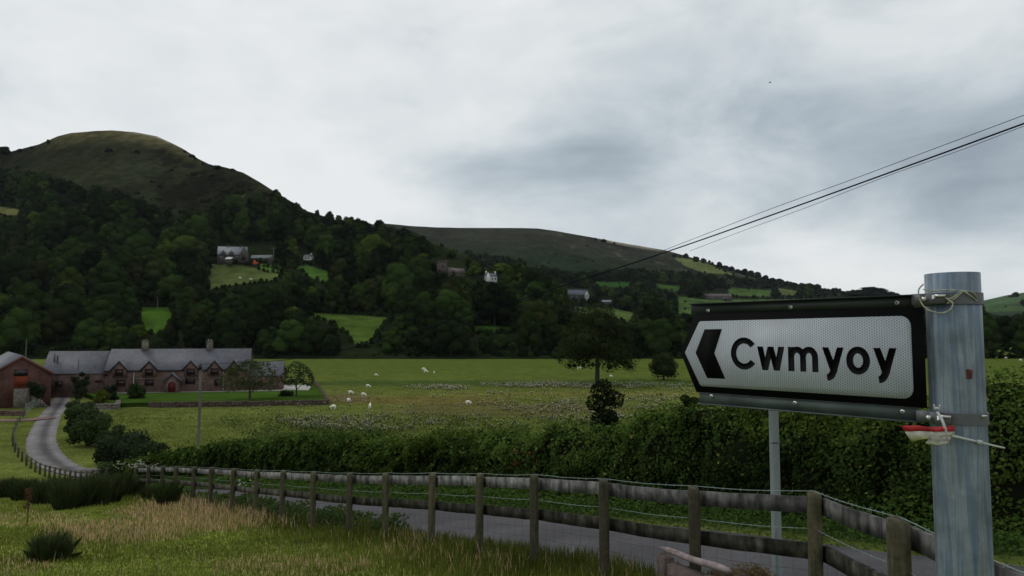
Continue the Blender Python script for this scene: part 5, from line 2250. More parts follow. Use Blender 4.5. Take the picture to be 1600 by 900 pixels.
def sheeting():
    m, nt, b = new_mat('retroreflective_sheeting', .45, .4)
    tc = nt.nodes.new('ShaderNodeTexCoord')
    K = 2 * PI / .0058
    tot = None
    for ang_ in (0, 60, 120):      # prismatic honeycomb, laid along the face of the plate
        ca_, sa_ = math.cos(math.radians(ang_)), math.sin(math.radians(ang_))
        dt = nt.nodes.new('ShaderNodeVectorMath')
        dt.operation = 'DOT_PRODUCT'
        nt.links.new(tc.outputs['Object'], dt.inputs[0])
        dt.inputs[1].default_value = (dp[0] * ca_ * K, dp[1] * ca_ * K, sa_ * K)
        cs_ = nt.nodes.new('ShaderNodeMath')
        cs_.operation = 'COSINE'
        nt.links.new(dt.outputs['Value'], cs_.inputs[0])
        if tot is None:
            tot = cs_.outputs[0]
        else:
            ad = nt.nodes.new('ShaderNodeMath')
            ad.operation = 'ADD'
            nt.links.new(tot, ad.inputs[0])
            nt.links.new(cs_.outputs[0], ad.inputs[1])
            tot = ad.outputs[0]
    sc_ = nt.nodes.new('ShaderNodeMath')
    sc_.operation = 'MULTIPLY_ADD'
    nt.links.new(tot, sc_.inputs[0])
    sc_.inputs[1].default_value = 1 / 4.5
    sc_.inputs[2].default_value = 1 / 3
    c = ramp(nt, sc_.outputs[0], [(.15, (.41, .44, .47)), (.6, (.215, .245, .28))])
    n = noise_node(nt, 9, 3)
    c2 = ramp(nt, n.outputs['Fac'], [(.3, .84), (.7, 1.06)])
    nt.links.new(mixc(nt, 'MULTIPLY', 1., c, c2), b.inputs['Base Color'])
    return m


M_sheet = sheeting()
SM = Matrix(((dp[0], npv[0], 0, Lp[0]), (dp[1], npv[1], 0, Lp[1]), (0, 0, 1, 0), (0, 0, 0, 1)))  # (u, w, z)
pxp, pyp = P(1493, 560, 1.66)[:2]
gz = float(H0(pxp, pyp))
sign = empty('signpost', (pxp, pyp, gz), 'galvanised post carrying a white arrow-ended direction sign reading Cwmyoy', 'road sign')
g = MB()
zt = ray(1480, 426)[1] * (1.66 - .03)
tube(g, [(pxp, pyp, gz - .3), (pxp, pyp, gz + .5), (pxp, pyp, 0), (pxp, pyp, zt)], .0570, 48)
pole_o = g.build('post', M_galv, sign, smoothf=False)
for pl in pole_o.data.polygons:
    pl.use_smooth = len(pl.vertices) == 4


def plate_poly(name, pts, w0, w1, m, parent, hole=None):
    g = MB()
    poly_prism(g, pts, w0, w1, SM)
    o = g.build(name, m, sign)
    if parent is not sign:
        o.parent = parent
    return o


def rpoly(pts, rads, n=8):
    out = []
    N_ = len(pts)
    for i_ in range(N_):
        p0, p1, p2 = np.array(pts[i_ - 1]), np.array(pts[i_]), np.array(pts[(i_ + 1) % N_])
        r = rads[i_]
        if r <= 0:
            out.append(tuple(p1))
            continue
        a = (p0 - p1) / np.linalg.norm(p0 - p1)
        b = (p2 - p1) / np.linalg.norm(p2 - p1)
        ang_ = math.acos(np.clip(a @ b, -1, 1))
        dd = r / math.tan(ang_ / 2)
        s0, s1 = p1 + a * dd, p1 + b * dd
        cc_ = p1 + (a + b) / np.linalg.norm(a + b) * r / math.sin(ang_ / 2)
        t0 = math.atan2(*(s0 - cc_)[::-1])
        t1 = math.atan2(*(s1 - cc_)[::-1])
        dt = (t1 - t0 + PI) % (2 * PI) - PI
        for q in range(n + 1):
            t = t0 + dt * q / n
            out.append((cc_[0] + r * math.cos(t), cc_[1] + r * math.sin(t)))
    return out


ZT, ZB, ZM = .0672, -.1682, -.0505
plate = plate_poly('plate', [(-.051, ZM), (.004, ZB), (.634, ZB), (.634, ZT), (.004, ZT)], -.003, .000, M_signblack, sign)
panel = plate_poly('white_face', rpoly([(-.034, ZM), (.0195, -.1492), (.607, -.1492), (.607, .0482), (.0195, .0440)], [.004, .012, .024, .024, .012]), .0005, .0012, M_sheet, plate)
panel.parent = plate
arrow = plate_poly('arrow', [(.0045, ZM), (.0430, -.1245), (.1040, -.1240), (.0690, ZM), (.0960, .0205), (.0375, .0200)], .0013, .0016, M_signblack, plate)


def stroke2d(mb, pts, w, closed=False, w0=.0013, w1=.0016, cut=None):
    pts = np.array(pts, float)
    n = len(pts)
    if closed:
        T_ = np.roll(pts, -1, 0) - np.roll(pts, 1, 0)
    else:
        T_ = np.gradient(pts, axis=0)
    L_, R_ = [], []
    for i_ in range(n):
        if closed or 0 < i_ < n - 1:
            a = pts[i_] - pts[i_ - 1]
            b = pts[(i_ + 1) % n] - pts[i_]
            a = a / np.linalg.norm(a)
            b = b / np.linalg.norm(b)
            na, nb = np.array([-a[1], a[0]]), np.array([-b[1], b[0]])
            m_ = na + nb
            m_ /= np.linalg.norm(m_)
            k_ = min(2.2, 1 / max(.3, m_ @ na))
            o_ = m_ * k_ * w / 2
        else:
            a = T_[i_] / np.linalg.norm(T_[i_])
            o_ = np.array([-a[1], a[0]]) * w / 2
        L_.append(pts[i_] + o_)
        R_.append(pts[i_] - o_)
    V_ = []
    for ww in (w0, w1):
        for a in (L_, R_):
            V_ += [(q[0], ww, q[1]) for q in a]
    V_ = np.array(V_)
    if cut is not None:
        V_[:, 2] = np.clip(V_[:, 2], cut[0], cut[1])
    V_ = xf(SM, V_)
    Fs = []
    rng_ = range(n) if closed else range(n - 1)
    for i_ in rng_:
        j_ = (i_ + 1) % n
        Fs += [[2 * n + i_, 2 * n + j_, 3 * n + j_, 3 * n + i_], [i_, 2 * n + i_, 2 * n + j_, j_], [n + i_, n + j_, 3 * n + j_, 3 * n + i_]]
    if not closed:
        for i_ in (0, n - 1):
            Fs.append([i_, n + i_, 3 * n + i_, 2 * n + i_])
    mb.add(V_, Fs)


def arc(cx, cy, rx, ry, a0, a1, n=26):
    return [(cx + rx * math.cos(math.radians(a)), cy + ry * math.sin(math.radians(a))) for a in np.linspace(a0, a1, n)]


SW = .0168
BL, XT = -.0942, -.0292
hX = XT - BL
letters = []


def glyph(strokes):
    g = MB()
    for i_, (pts, closed, cut, w) in enumerate(strokes):
        stroke2d(g, pts, w, closed, .0013 + i_ * .00006, .0016 + i_ * .00006, cut)
    o = g.build('letter', M_signblack, sign)
    o.parent = plate
    letters.append(o)


# C
cx0, cx1, cb, ct = .1244, .1955, -.0950, -.0042
rx_, ry_ = (cx1 - cx0) / 2 - SW / 2 + .001, (ct - cb) / 2 - SW / 2
glyph([(arc(cx0 + SW / 2 + .0335, (cb + ct) / 2, .0335, ry_, 37, 323, 40), False, None, SW)])
# w
def wpts(x0, x1):
    s_ = SW * .5
    return [(x0 + s_ * .98, XT + .004), (x0 + (x1 - x0) * .285, BL - .004), (x0 + (x1 - x0) * .5, XT + .004), (x0 + (x1 - x0) * .715, BL - .004), (x1 - s_ * .98, XT + .004)]


w_ = wpts(.2074, .2870)
glyph([([w_[i_], w_[i_ + 1]], False, (BL, XT), SW * 1.03) for i_ in range(4)])
# m
m0, m1 = .2980, .3806
st_w = SW
xc1, xc2, xc3 = m0 + SW / 2, (m0 + m1) / 2, m1 - SW / 2
hr = (xc2 - xc1) / 2
ya = XT + .0005 - SW / 2 - .021 + .0008
arch = lambda a, b: [(b, BL)] + arc((a + b) / 2, ya, (b - a) / 2, .021, 0, 180, 18)
glyph([([(xc1, BL), (xc1, XT)], False, None, SW), (arch(xc1, xc2), False, None, SW * .96), (arch(xc2, xc3), False, None, SW * .96)])


# y
def yg(x0, x1):
    s_ = SW * .5
    mx_ = x0 + (x1 - x0) * .52
    yb = -.1140
    right = [(x1 - s_ * .95, XT + .004), (mx_ - .0005, BL + .004), (mx_ - .0045, BL - .0045)] + [(mx_ - .0078, BL - .0088), (mx_ - .0125, yb + SW / 2 - .0005), (x0 + .011, yb + SW / 2 - .001)]
    glyph([([(x0 + s_ * .95, XT + .004), (mx_ + .0015, BL + .001)], False, (BL - .02, XT), SW * 1.02), (right, False, (-.2, XT), SW * 1.02)])


yg(.3917, .4465)
# o
glyph([(arc(.4817, (-.0265 - .0962) / 2, .0290 - SW / 2, .0349 - SW / 2, 0, 351, 40), True, None, SW)])
yg(.5194, .5727)
for o, ch_ in zip(letters, 'Cwmyoy'):
    pass

# channels behind/over the plate edges
def chan(name, z0, z1, u0, u1, m):
    g = MB()
    box(g, ((u0 + u1) / 2, -.006, (z0 + z1) / 2), (u1 - u0, .006, abs(z1 - z0)), M=SM)
    if z1 > 0:
        box(g, ((u0 + u1) / 2, -.009, z1 + .0015), (u1 - u0 + .001, .034, .003), M=SM)
        box(g, ((u0 + u1) / 2, -.018, z0 + .001), (u1 - u0, .014, .002), M=SM)
    else:
        box(g, ((u0 + u1) / 2, -.009, z0 - .0015), (u1 - u0 + .001, .036, .003), M=SM)
        box(g, ((u0 + u1) / 2, -.018, z1 - .001), (u1 - u0, .014, .002), M=SM)
    return g.build(name, m, sign)


M_chan_top = mat('sign_channel_dark', (.018, .024, .020), rough=.5, spec=.4, layers=[(12, 4, .7, 1.25)])
chan('upper_channel', .0675, .0955, -.012, .612, M_chan_top)
chan('lower_channel', -.2000, -.1690, .012, .612, M_chan)
for (u_, z_) in ((.0485, .0755), (.3072, .078), (.5771, .0805), (.0545, -.1768), (.3120, -.1785), (.5801, -.180)):
    g = MB()
    tube(g, xf(SM, [(u_, -.004, z_), (u_, .0005, z_)]), .0048, 12)
    r_ = g.build('rivet', M_bolt, sign)
    g = MB()
    tube(g, xf(SM, [(u_, -.0005, z_), (u_, .0009, z_)]), .0022, 8)
    g.build('rivet_hole', M_dark, sign).parent = r_

pc = np.array([pxp, pyp])


def band_clamp(name, z0, z1):
    g = MB()
    n = 40
    Vb = []
    for zz_ in (z0, z1):
        for rad in (.0574, .0605):
            for q in range(n):
                a = q * 2 * PI / n
                Vb.append((pc[0] + rad * math.cos(a), pc[1] + rad * math.sin(a), zz_))
    Fb = []
    for q in range(n):
        r_ = (q + 1) % n
        Fb += [[n + q, n + r_, 3 * n + r_, 3 * n + q], [q, 2 * n + q, 2 * n + r_, r_], [2 * n + q, 3 * n + q, 3 * n + r_, 2 * n + r_], [q, r_, n + r_, n + q]]
    g.add(Vb, Fb)
    o = g.build(name, M_clamp, sign)
    for pl in o.data.polygons:
        pl.use_smooth = False
    # bracket that reaches the channel
    g = MB()
    u_end = .612
    box(g, (u_end + .014, -.004, (z0 + z1) / 2), (.030, .012, (z1 - z0)), M=SM)
    box(g, (u_end + .040, .004, (z0 + z1) / 2), (.020, .016, (z1 - z0) * .98), M=SM)
    g.build('bracket', M_clamp, sign).parent = o
    g = MB()
    tube(g, xf(SM, [(u_end + .030, .004, (z0 + z1) / 2), (u_end + .030, .018, (z0 + z1) / 2)]), .0055, 6)
    g.build('bolt', M_bolt, sign).parent = o
    return o


zc1 = [ray(1500, q)[1] * 1.61 for q in (475, 457)]
zc2 = [ray(1500, q)[1] * 1.61 for q in (664, 646)]
cl1 = band_clamp('clamp', zc1[0], zc1[1])
cl2 = band_clamp('clamp', zc2[0], zc2[1])
# buckle blocks on the viewer's side of the post
def on_post(px, py, rad=.064):
    a, b = ray(px, py)
    # intersect with cylinder
    A2 = a * a + 1
    B2 = -2 * (a * pc[0] + pc[1])
    C2 = pc @ pc - rad * rad
    disc = max(0, B2 * B2 - 4 * A2 * C2)
    Y_ = (-B2 - math.sqrt(disc)) / (2 * A2)
    return np.array([a * Y_, Y_, b * Y_])


for cl, (qx_, qy_) in ((cl1, (1466, 467)), (cl2, (1474, 656))):
    c = on_post(qx_, qy_, .070)
    g = MB()
    box(g, (0, 0, 0), (.030, .016, .022), M=Matrix.Translation(tuple(c)) @ Matrix.Rotation(-.75, 4, 'Z'))
    g.build('buckle', M_clamp, sign).parent = cl
    c = on_post(qx_ + 3, qy_ - 5, .081)
    g = MB()
    box(g, (0, 0, 0), (.022, .006, .005), M=Matrix.Translation(tuple(c)) @ Matrix.Rotation(-.6, 4, 'Z'))
    g.build('bolt', M_bolt, sign).parent = cl
    c = on_post(qx_ - 7, qy_, .080)
    g = MB()
    tube(g, [c, c + np.array([0, 0, .009])], .004, 8)
    g.build('bolt', M_bolt, sign).parent = cl
c = on_post(1532, 650, .061)
g = MB()
box(g, (0, 0, 0), (.012, .006, .004), M=Matrix.Translation(tuple(c + np.array([.008, 0, 0]))))
g.build('bolt', M_bolt, sign).parent = cl2
# red paint fleck on the post
g = MB()
cs = [on_post(px, py, .0573) for px, py in ((1509, 577), (1515, 577), (1520, 579), (1519, 592), (1514, 593), (1510, 592))]
g.add(cs, [[0, 1, 4, 5], [1, 2, 3, 4]])
g.build('paint_fleck', mat('rust_red_paint', (.10, .035, .03), layers=[(90, 3, .6, 1.3)]), sign)

# twine
M_twine = mat('twine', (.35, .36, .27), rough=.9, layers=[(120, 2, .6, 1.2)])
g = MB()


def twine(pxs, rads, r=.0017):
    pts = np.array([on_post(px, py, rd) for (px, py), rd in zip(pxs, rads)])
    pts = catmull(pts, 8)
    for ph in (0, PI):
        n = len(pts)
        d = np.concatenate([[0], np.cumsum(np.linalg.norm(np.diff(pts, axis=0), axis=1))])
        off_ = np.stack([np.cos(d * 700 + ph), 0 * d, np.sin(d * 700 + ph)], 1) * .0009
        tube(g, pts + off_, r * .72, 5)


twine([(1443, 452), (1455, 455), (1475, 453), (1500, 454), (1520, 457), (1527, 466)], [.072, .07, .067, .066, .064, .062])
twine([(1443, 444), (1436, 452), (1436, 464), (1443, 478), (1455, 486), (1472, 489), (1484, 484), (1489, 475), (1484, 470), (1478, 466)], [.080, .085, .09, .09, .088, .086, .084, .082, .08, .078])
twine([(1478, 466), (1486, 466), (1497, 459), (1505, 455), (1515, 461), (1526, 470)], [.078, .074, .068, .066, .065, .062])
twine([(1480, 474), (1492, 466), (1503, 457)], [.078, .07, .067])
tag(g.build('twine', M_twine), 'pale frayed twine looped round the top of the galvanised post', 'string')

# cable ties
M_tie = mat('white_nylon', (.46, .47, .46), rough=.4, spec=.4)


def strip(g, pts, w, th=.0012, col=(1, 1, 1), up=None):
    pts = np.asarray(pts, float)
    n = len(pts)
    T_ = np.gradient(pts, axis=0)
    T_ /= np.linalg.norm(T_, axis=1)[:, None]
    view = -pts / np.linalg.norm(pts, axis=1)[:, None]
    side = np.cross(T_, view)
    side /= np.linalg.norm(side, axis=1)[:, None]
    w = np.broadcast_to(w, (n,))[:, None]
    nn_ = np.cross(side, T_)
    V_ = np.concatenate([pts + side * w / 2 + nn_ * th, pts - side * w / 2 + nn_ * th, pts + side * w / 2 - nn_ * th, pts - side * w / 2 - nn_ * th])
    Fs = []
    for i_ in range(n - 1):
        for a, b in ((0, 1), (1, 3), (3, 2), (2, 0)):
            Fs.append([a * n + i_, a * n + i_ + 1, b * n + i_ + 1, b * n + i_])
    Fs += [[0, n, 3 * n, 2 * n], [n - 1, 2 * n - 1, 4 * n - 1, 3 * n - 1]]
    g.add(V_, Fs, col)


tie = empty('cable_tie', tuple(on_post(1464, 640, .08)), 'white cable tie looped over the lower clamp holding the torn tape', 'cable tie')
g = MB()
strip(g, catmull([on_post(px, py, rd) for px, py, rd in ((1464, 643, .100), (1470, 652, .105), (1475, 664, .108), (1478, 676, .106), (1477, 683, .098))], 8), .0058)
g.build('strap', M_tie, tie)
g = MB()
c = on_post(1464, 638, .100)
box(g, (0, 0, 0), (.013, .006, .006), M=Matrix.Translation(tuple(c)) @ Matrix.Rotation(-.5, 4, 'Z'))
box(g, (.0055, 0, .005), (.003, .006, .007), M=Matrix.Translation(tuple(c)) @ Matrix.Rotation(-.5, 4, 'Z'))
box(g, (-.0055, 0, .005), (.003, .006, .007), M=Matrix.Translation(tuple(c)) @ Matrix.Rotation(-.5, 4, 'Z'))
g.build('head', M_tie, tie)
tie2 = empty('cable_tie', tuple(on_post(1490, 681, .075)), 'long white cable tie with its tail sticking out past the post', 'cable tie')
c0 = on_post(1478, 679, .098)
pts = [c0] + [on_post(px, py, rd) for px, py, rd in ((1495, 682.5, .080), (1512, 686.5, .068), (1528, 690.2, .062))]
cl_ = pts[-1]
for px, py in ((1550, 695.5), (1570, 700)):
    a, b = ray(px, py)
    Yq = cl_[1] - (px - 1528) * .0001
    pts.append(np.array([a * Yq, Yq, b * Yq]))
g = MB()
strip(g, catmull(pts, 6), np.linspace(.0062, .0036, 31), .0010)
g.build('strap', M_tie, tie2)
a, b = ray(1530, 690.5)
Yq = cl_[1] - .002
g = MB()
box(g, (0, 0, 0), (.009, .007, .0095), M=Matrix.Translation((a * Yq, Yq - .001, b * Yq)) @ Matrix.Rotation(.2, 4, 'Y'))
g.build('head', M_tie, tie2)

# torn warning tape
M_tape = mat('worn_tape', attr=True, rough=.5, spec=.35, layers=[(60, 4, .8, 1.12)])
tape = empty('tape_scrap', tuple(on_post(1470, 680, .08)), 'torn scrap of red and white warning tape under the lower clamp', 'tape')


def tape_sheet(rows, name, yo=0.):
    """rows: list of (list of (px,py)), colour per row; depth wobble"""
    g = MB()
    nr_ = len(rows)
    nc = len(rows[0][0])
    V_ = []
    K_ = []
    for ri, (pts_, c) in enumerate(rows):
        for ci, (px, py) in enumerate(pts_):
            d = 1.588 + yo + .004 * math.sin(ci * 1.9 + ri * 1.1) + (.012 if ci == 0 else 0)
            V_.append(P(px, py, d))
            K_.append(c)
    Fs = [[r_ * nc + c_, r_ * nc + c_ + 1, (r_ + 1) * nc + c_ + 1, (r_ + 1) * nc + c_] for r_ in range(nr_ - 1) for c_ in range(nc - 1)]
    g.add(V_, Fs, np.array(K_))
    o = g.build(name, M_tape, tape)
    md = o.modifiers.new('thick', 'SOLIDIFY')
    md.thickness = .0006
    return o


RED, WHT, YEL = (.42, .018, .025), (.50, .48, .41), (.36, .36, .13)
tape_sheet([([(1408, 665), (1420, 665), (1435, 664.5), (1450, 667), (1462, 667.5), (1475, 666), (1491, 665)], RED),
            ([(1411, 670), (1424, 669), (1437, 668), (1450, 670), (1462, 671), (1476, 670), (1491, 670)], RED),
            ([(1414, 674), (1424, 673.5), (1437, 673), (1450, 674), (1462, 674.5), (1476, 674), (1491, 674)], RED)], 'red_band')
tape_sheet([([(1414, 674.4), (1424, 673.9), (1437, 673.4), (1450, 674.4), (1462, 674.9), (1476, 674.4), (1491, 674.4)], WHT),
            ([(1418, 681), (1426, 680), (1438, 680), (1450, 679), (1463, 680), (1476, 679), (1491, 678)], WHT),
            ([(1424, 689), (1429, 688), (1440, 686.5), (1450, 685), (1463, 685), (1474, 684), (1484, 683)], YEL),
            ([(1427, 692), (1430, 690), (1440, 686.5), (1450, 685), (1463, 685), (1472, 683.5), (1480, 682)], YEL)], 'white_band')
tape_sheet([([(1449, 683), (1456, 680), (1464, 681), (1472, 683), (1480, 681), (1486, 683)], (.36, .34, .29)),
            ([(1450, 688), (1458, 687), (1466, 689), (1474, 688), (1481, 688), (1483, 690)], (.28, .27, .22)),
            ([(1446, 692), (1456, 692), (1466, 695), (1474, 693), (1480, 692), (1483, 691)], (.48, .48, .36)),
            ([(1452, 695), (1458, 695.5), (1466, 696), (1474, 695), (1479, 694), (1482, 692)], (.30, .30, .2))], 'crumpled_end', -.006)

# thinner post on the far side of the fence
x, y, _ = P(1210, 700, 6.9)
zb = float(H0(x, y))
e = empty('slim_post', (x, y, zb), 'slim grey metal post standing between fence and lane behind the sign', 'post')
g = MB()
tube(g, [(x, y, zb - .2), (x, y, -.7), (x, y, -.30)], .046, 20)
o = g.build('shaft', mat('dull_galvanised', (.17, .20, .19), rough=.6, metal=.2, spec=.3, layers=[(4, 4, .85, 1.1, (4, 4, .5))]), e)
for pl in o.data.polygons:
    pl.use_smooth = len(pl.vertices) == 4
g = MB()
zr_ = ray(1210, 691)[1] * 6.9
tube(g, [(x, y, zr_ - .006), (x, y, zr_ + .006)], .0485, 20)
g.build('strap_band', M_dark, e)

# broken sandstone parapet and rubble by the lane
x0, y0, z0 = P(1031, 856, 7.6)
x1, y1, z1 = P(1140, 893, 6.1)
e = empty('stone_parapet', (x0, y0, z0 - .6), 'broken pink sandstone parapet with a pale rounded coping behind the fence', 'parapet')
M_pinkst = mat('pink_parapet_stone', (.115, .088, .078), rough=.9, layers=[(6, 5, .65, 1.2), (25, 3, .8, 1.15)], bump=(18, .6, .02))
M_cope = mat('pale_coping', (.30, .25, .245), rough=.85, layers=[(5, 5, (.6, .55, .55), (1.15, 1.15, 1.15)), (30, 3, .85, 1.1)], bump=(20, .5, .01))
d = np.array([x1 - x0, y1 - y0, z1 - z0])
g = MB()
pts = [np.array([x0, y0, z0]) + d * t + np.array([0, 0, .006 * math.sin(t * 9)]) for t in np.linspace(0, 1, 10)]
tube(g, pts, [.016, .028] + [.032] * 7 + [.022], 14)
o = g.build('coping', M_cope, e, smoothf=True)
ang2 = math.atan2(d[1], d[0])
g = MB()
for k, (t, w_, hh, dz) in enumerate(((.10, .16, .7, -.40), (.30, .17, .66, -.46), (.48, .16, .6, -.42), (.66, .17, .6, -.44), (.85, .18, .6, -.42))):
    c = np.array([x0, y0, z0]) + d * t
    box(g, (c[0], c[1], c[2] + dz), (np.linalg.norm(d[:2]) * (.13 if k == 0 else .18), .13, hh), rz=ang2, jit=.014)
g.build('wall', M_pinkst, e)
mb = MB()
cx_, cy_, cz_ = P(1172, 888, 6.6)
for k in range(26):
    v, f = ico(2)
    r_ = random.uniform(.04, .10)
    nv = v * (1 + .25 * vnoise(v[:, 0] * 2 + k * 5, v[:, 1] * 2 + v[:, 2] * 3, 7))[:, None]
    mb.add(nv * np.array([r_ * 1.3, r_, r_ * .7]) + np.array([cx_ + random.gauss(0, .16), cy_ + random.gauss(0, .12), cz_ - .06 - random.uniform(0, .3)]), f, jcol((.12, .085, .06), 1)[0])
n = 2600
c = np.stack([cx_ + RNG.normal(size=n) * .24, cy_ + RNG.normal(size=n) * .15, np.zeros(n)], 1)
c[:, 2] = cz_ + .05 - ((c[:, 0] - cx_)**2 + (c[:, 1] - cy_)**2) * 1.8 - RNG.uniform(0, .2, n)
leaves(mb, c, RNG.normal(size=(n, 3)) + np.array([0, -.4, .8]), .014, jcol((.16, .12, .06), n, .4), .35)
tag(mb.build('rubble_mound', M_leaf), 'brown mound of rubble and dead grass beside the stone parapet', 'mound')
x, y, z = P(1432, 905, 4.2)

# bird
x, y, z = P(1203, 129, 60)
v, f = ico(2)
g = MB()
g.add(v * np.array([.10, .04, .035]) + np.array([x, y, z]), f, (.05, .05, .05))
g.add([(x - .03, y, z), (x + .06, y, z), (x + .02, y - .16, z + .04), (x - .03, y - .15, z + .04), (x + .02, y + .16, z + .04), (x - .03, y + .15, z + .04)], [[0, 1, 2, 3], [1, 0, 5, 4]], (.05, .05, .05))
o = g.build('bird', M_wood_leaf, origin=(x, y, z))
tag(o, 'tiny dark bird flying alone high in the cloudy sky', 'bird')

# ------------------------------------------------------------------ thin valley haze
hz = bpy.data.materials.new('air')
hz.use_nodes = True
hn = hz.node_tree
hn.nodes.clear()
ho = hn.nodes.new('ShaderNodeOutputMaterial')
hv = hn.nodes.new('ShaderNodeVolumePrincipled')
hv.inputs['Density'].default_value = HAZE
hv.inputs['Color'].default_value = (.80, .88, 1, 1)
hv.inputs['Anisotropy'].default_value = .2
hn.links.new(hv.outputs[0], ho.inputs['Volume'])
g = MB()
box(g, (0, 0, 180), (14400, 14400, 440))
tag(g.build('haze', hz), None, None, None, 'stuff')

# ------------------------------------------------------------------ sky, sun, camera
W = bpy.data.worlds.new('World')
bpy.context.scene.world = W
W.use_nodes = True
nt = W.node_tree
bg = nt.nodes['Background']
bg.inputs['Strength'].default_value = .1
sky_ = nt.nodes.new('ShaderNodeTexSky')
sky_.sky_type = 'NISHITA'
sky_.sun_disc = False
SUN_EL, SUN_AZ = 48, -62    # azimuth measured from +Y towards +X
sky_.sun_elevation = math.radians(SUN_EL)
sky_.sun_rotation = math.radians(SUN_AZ)
tc = nt.nodes.new('ShaderNodeTexCoord')
sep = nt.nodes.new('ShaderNodeSeparateXYZ')
nt.links.new(tc.outputs['Generated'], sep.inputs[0])


def mth(op, a, b=None, clamp=False):
    m = nt.nodes.new('ShaderNodeMath')
    m.operation = op
    m.use_clamp = clamp
    for i_, v in enumerate((a, b)):
        if v is None:
            continue
        if isinstance(v, (int, float)):
            m.inputs[i_].default_value = v
        else:
            nt.links.new(v, m.inputs[i_])
    return m.outputs[0]


den = mth('ADD', mth('MAXIMUM', sep.outputs[2], 0.), .16)
cmb = nt.nodes.new('ShaderNodeCombineXYZ')
nt.links.new(mth('DIVIDE', sep.outputs[0], den), cmb.inputs[0])
nt.links.new(mth('DIVIDE', sep.outputs[1], den), cmb.inputs[1])
cmb.inputs[2].default_value = 3.7


def wn(scale, detail, rough, dist=0., off=(0, 0, 0), stretch=(1, 1, 1)):
    mp = nt.nodes.new('ShaderNodeMapping')
    mp.inputs['Location'].default_value = off
    mp.inputs['Scale'].default_value = stretch
    nt.links.new(cmb.outputs[0], mp.inputs[0])
    n = nt.nodes.new('ShaderNodeTexNoise')
    n.inputs['Scale'].default_value = scale
    n.inputs['Detail'].default_value = detail
    n.inputs['Roughness'].default_value = rough
    n.inputs['Distortion'].default_value = dist
    nt.links.new(mp.outputs[0], n.inputs['Vector'])
    return n.outputs['Fac']


def lump(px, py, radius, sx=1., sz=2.2):
    """soft bank of cloud round one direction of the sky"""
    a, b = ray(px, py)
    d = np.array([a, 1, b])
    d /= np.linalg.norm(d)
    vs = nt.nodes.new('ShaderNodeVectorMath')
    vs.operation = 'MULTIPLY'
    nt.links.new(tc.outputs['Generated'], vs.inputs[0])
    vs.inputs[1].default_value = (sx, sx, sz)
    vd = nt.nodes.new('ShaderNodeVectorMath')
    vd.operation = 'DISTANCE'
    nt.links.new(vs.outputs[0], vd.inputs[0])
    vd.inputs[1].default_value = (d[0] * sx, d[1] * sx, d[2] * sz)
    mr = nt.nodes.new('ShaderNodeMapRange')
    mr.interpolation_type = 'SMOOTHERSTEP'
    mr.inputs['From Min'].default_value = 0
    mr.inputs['From Max'].default_value = radius
    mr.inputs['To Min'].default_value = 1
    mr.inputs['To Max'].default_value = 0
    nt.links.new(vd.outputs['Value'], mr.inputs['Value'])
    return mr.outputs[0]


n1 = wn(.55, 7, .5, .25, (2.3, 1.1, 0), (1, .8, 1))
n2 = wn(1.5, 9, .58, .4, (0, 7, 0), (1, .75, 1))
n3 = wn(5.0, 6, .5, .3, (4, 2, 0), (1, .6, 1))
mp4 = nt.nodes.new('ShaderNodeMapping')
mp4.inputs['Scale'].default_value = (1, 1, 2.0)
mp4.inputs['Location'].default_value = (3.1, .4, .7)
nt.links.new(tc.outputs['Generated'], mp4.inputs[0])
n4_ = nt.nodes.new('ShaderNodeTexNoise')
n4_.inputs['Scale'].default_value = 4.4
n4_.inputs['Detail'].default_value = 9
n4_.inputs['Roughness'].default_value = .56
n4_.inputs['Distortion'].default_value = .35
nt.links.new(mp4.outputs[0], n4_.inputs['Vector'])
val = mth('ADD', mth('MULTIPLY', mth('SUBTRACT', n1, .5), .9), mth('ADD', mth('ADD', mth('MULTIPLY', mth('SUBTRACT', n4_.outputs['Fac'], .5), 1.05), mth('MULTIPLY', mth('SUBTRACT', n2, .5), .22)), mth('MULTIPLY', mth('SUBTRACT', n3, .5), .05)))
val = mth('ADD', val, .775)
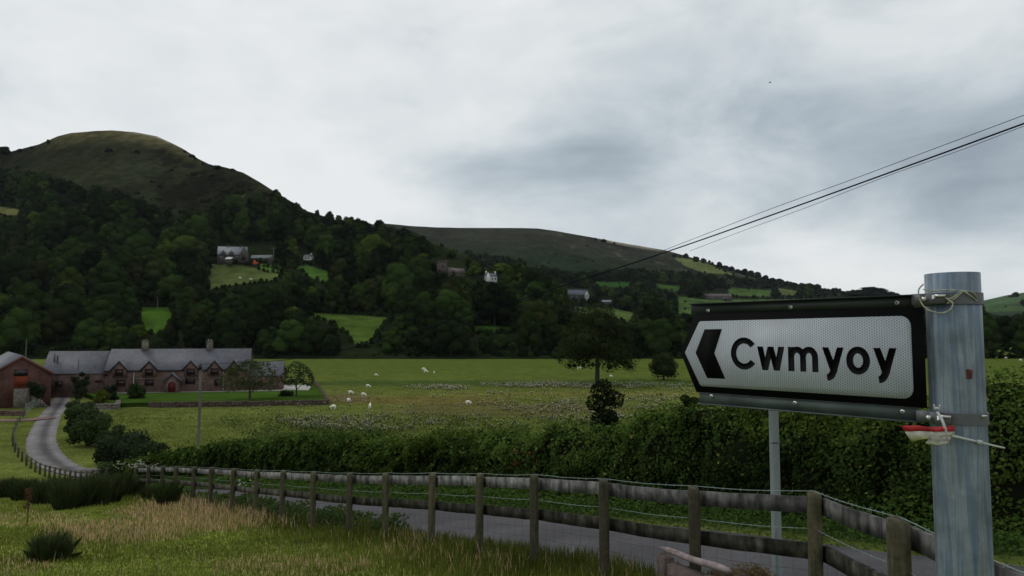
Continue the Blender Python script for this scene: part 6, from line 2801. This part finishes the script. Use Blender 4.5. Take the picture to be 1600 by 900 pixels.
for px, py, r, amt in ((880, 285, .30, -.20), (980, 270, .16, -.08), (700, 270, .14, -.06), (1500, 290, .36, -.17), (1330, 240, .3, -.05), (1600, 320, .3, -.08), (520, 90, .5, -.05), (1450, 60, .5, -.04),
                       (150, 110, .7, .11), (820, 60, .4, .06), (560, 300, .22, .10), (1230, 350, .2, .06), (1350, 420, .25, .10), (350, 280, .3, .08), (0, 420, .5, .08), (700, 330, .12, .06)):
    val = mth('ADD', val, mth('MULTIPLY', lump(px, py, r), amt))
rp = nt.nodes.new('ShaderNodeValToRGB')
e_ = rp.color_ramp.elements
stops = [(.20, (.31, .365, .42)), (.42, (.44, .505, .555)), (.60, (.59, .65, .685)), (.78, (.735, .775, .79)), (1.0, (.84, .86, .865))]
while len(e_) < len(stops):
    e_.new(.5)
for i_, (p_, c_) in enumerate(stops):
    e_[i_].position = p_
    e_[i_].color = (*c_, 1)
nt.links.new(val, rp.inputs[0])
# below the horizon the world is dull
scl = nt.nodes.new('ShaderNodeVectorMath')
scl.operation = 'SCALE'
nt.links.new(rp.outputs[0], scl.inputs[0])
scl.inputs['Scale'].default_value = 10.0
mx = nt.nodes.new('ShaderNodeMix')
mx.data_type = 'RGBA'
mx.inputs[0].default_value = .95
nt.links.new(sky_.outputs[0], mx.inputs[6])
nt.links.new(scl.outputs[0], mx.inputs[7])
nt.links.new(mx.outputs[2], bg.inputs['Color'])

sl = bpy.data.lights.new('sun', 'SUN')
sl.energy = .6
sl.angle = math.radians(20)
sl.color = (1, .96, .88)
so = bpy.data.objects.new('sun', sl)
C.objects.link(so)
az, el = math.radians(SUN_AZ), math.radians(SUN_EL)
dv = Vector((math.sin(az) * math.cos(el), math.cos(az) * math.cos(el), math.sin(el)))
so.rotation_euler = dv.to_track_quat('Z', 'Y').to_euler()

cam = bpy.data.cameras.new('camera')
cam.sensor_width = 36
cam.lens = 36 * F / 1600
cam.clip_start = .05
cam.clip_end = 20000
co = bpy.data.objects.new('camera', cam)
C.objects.link(co)
co.rotation_euler = (PI / 2 + PITCH, 0, 0)
sc = bpy.context.scene
sc.camera = co
sc.view_settings.view_transform = 'Standard'
sc.view_settings.look = 'None'
sc.view_settings.exposure = 0
sc.view_settings.gamma = 1
sc.view_settings.use_curve_mapping = False
sc.cycles.max_bounces = 5
sc.cycles.diffuse_bounces = 2
sc.cycles.glossy_bounces = 2
sc.cycles.transparent_max_bounces = 4
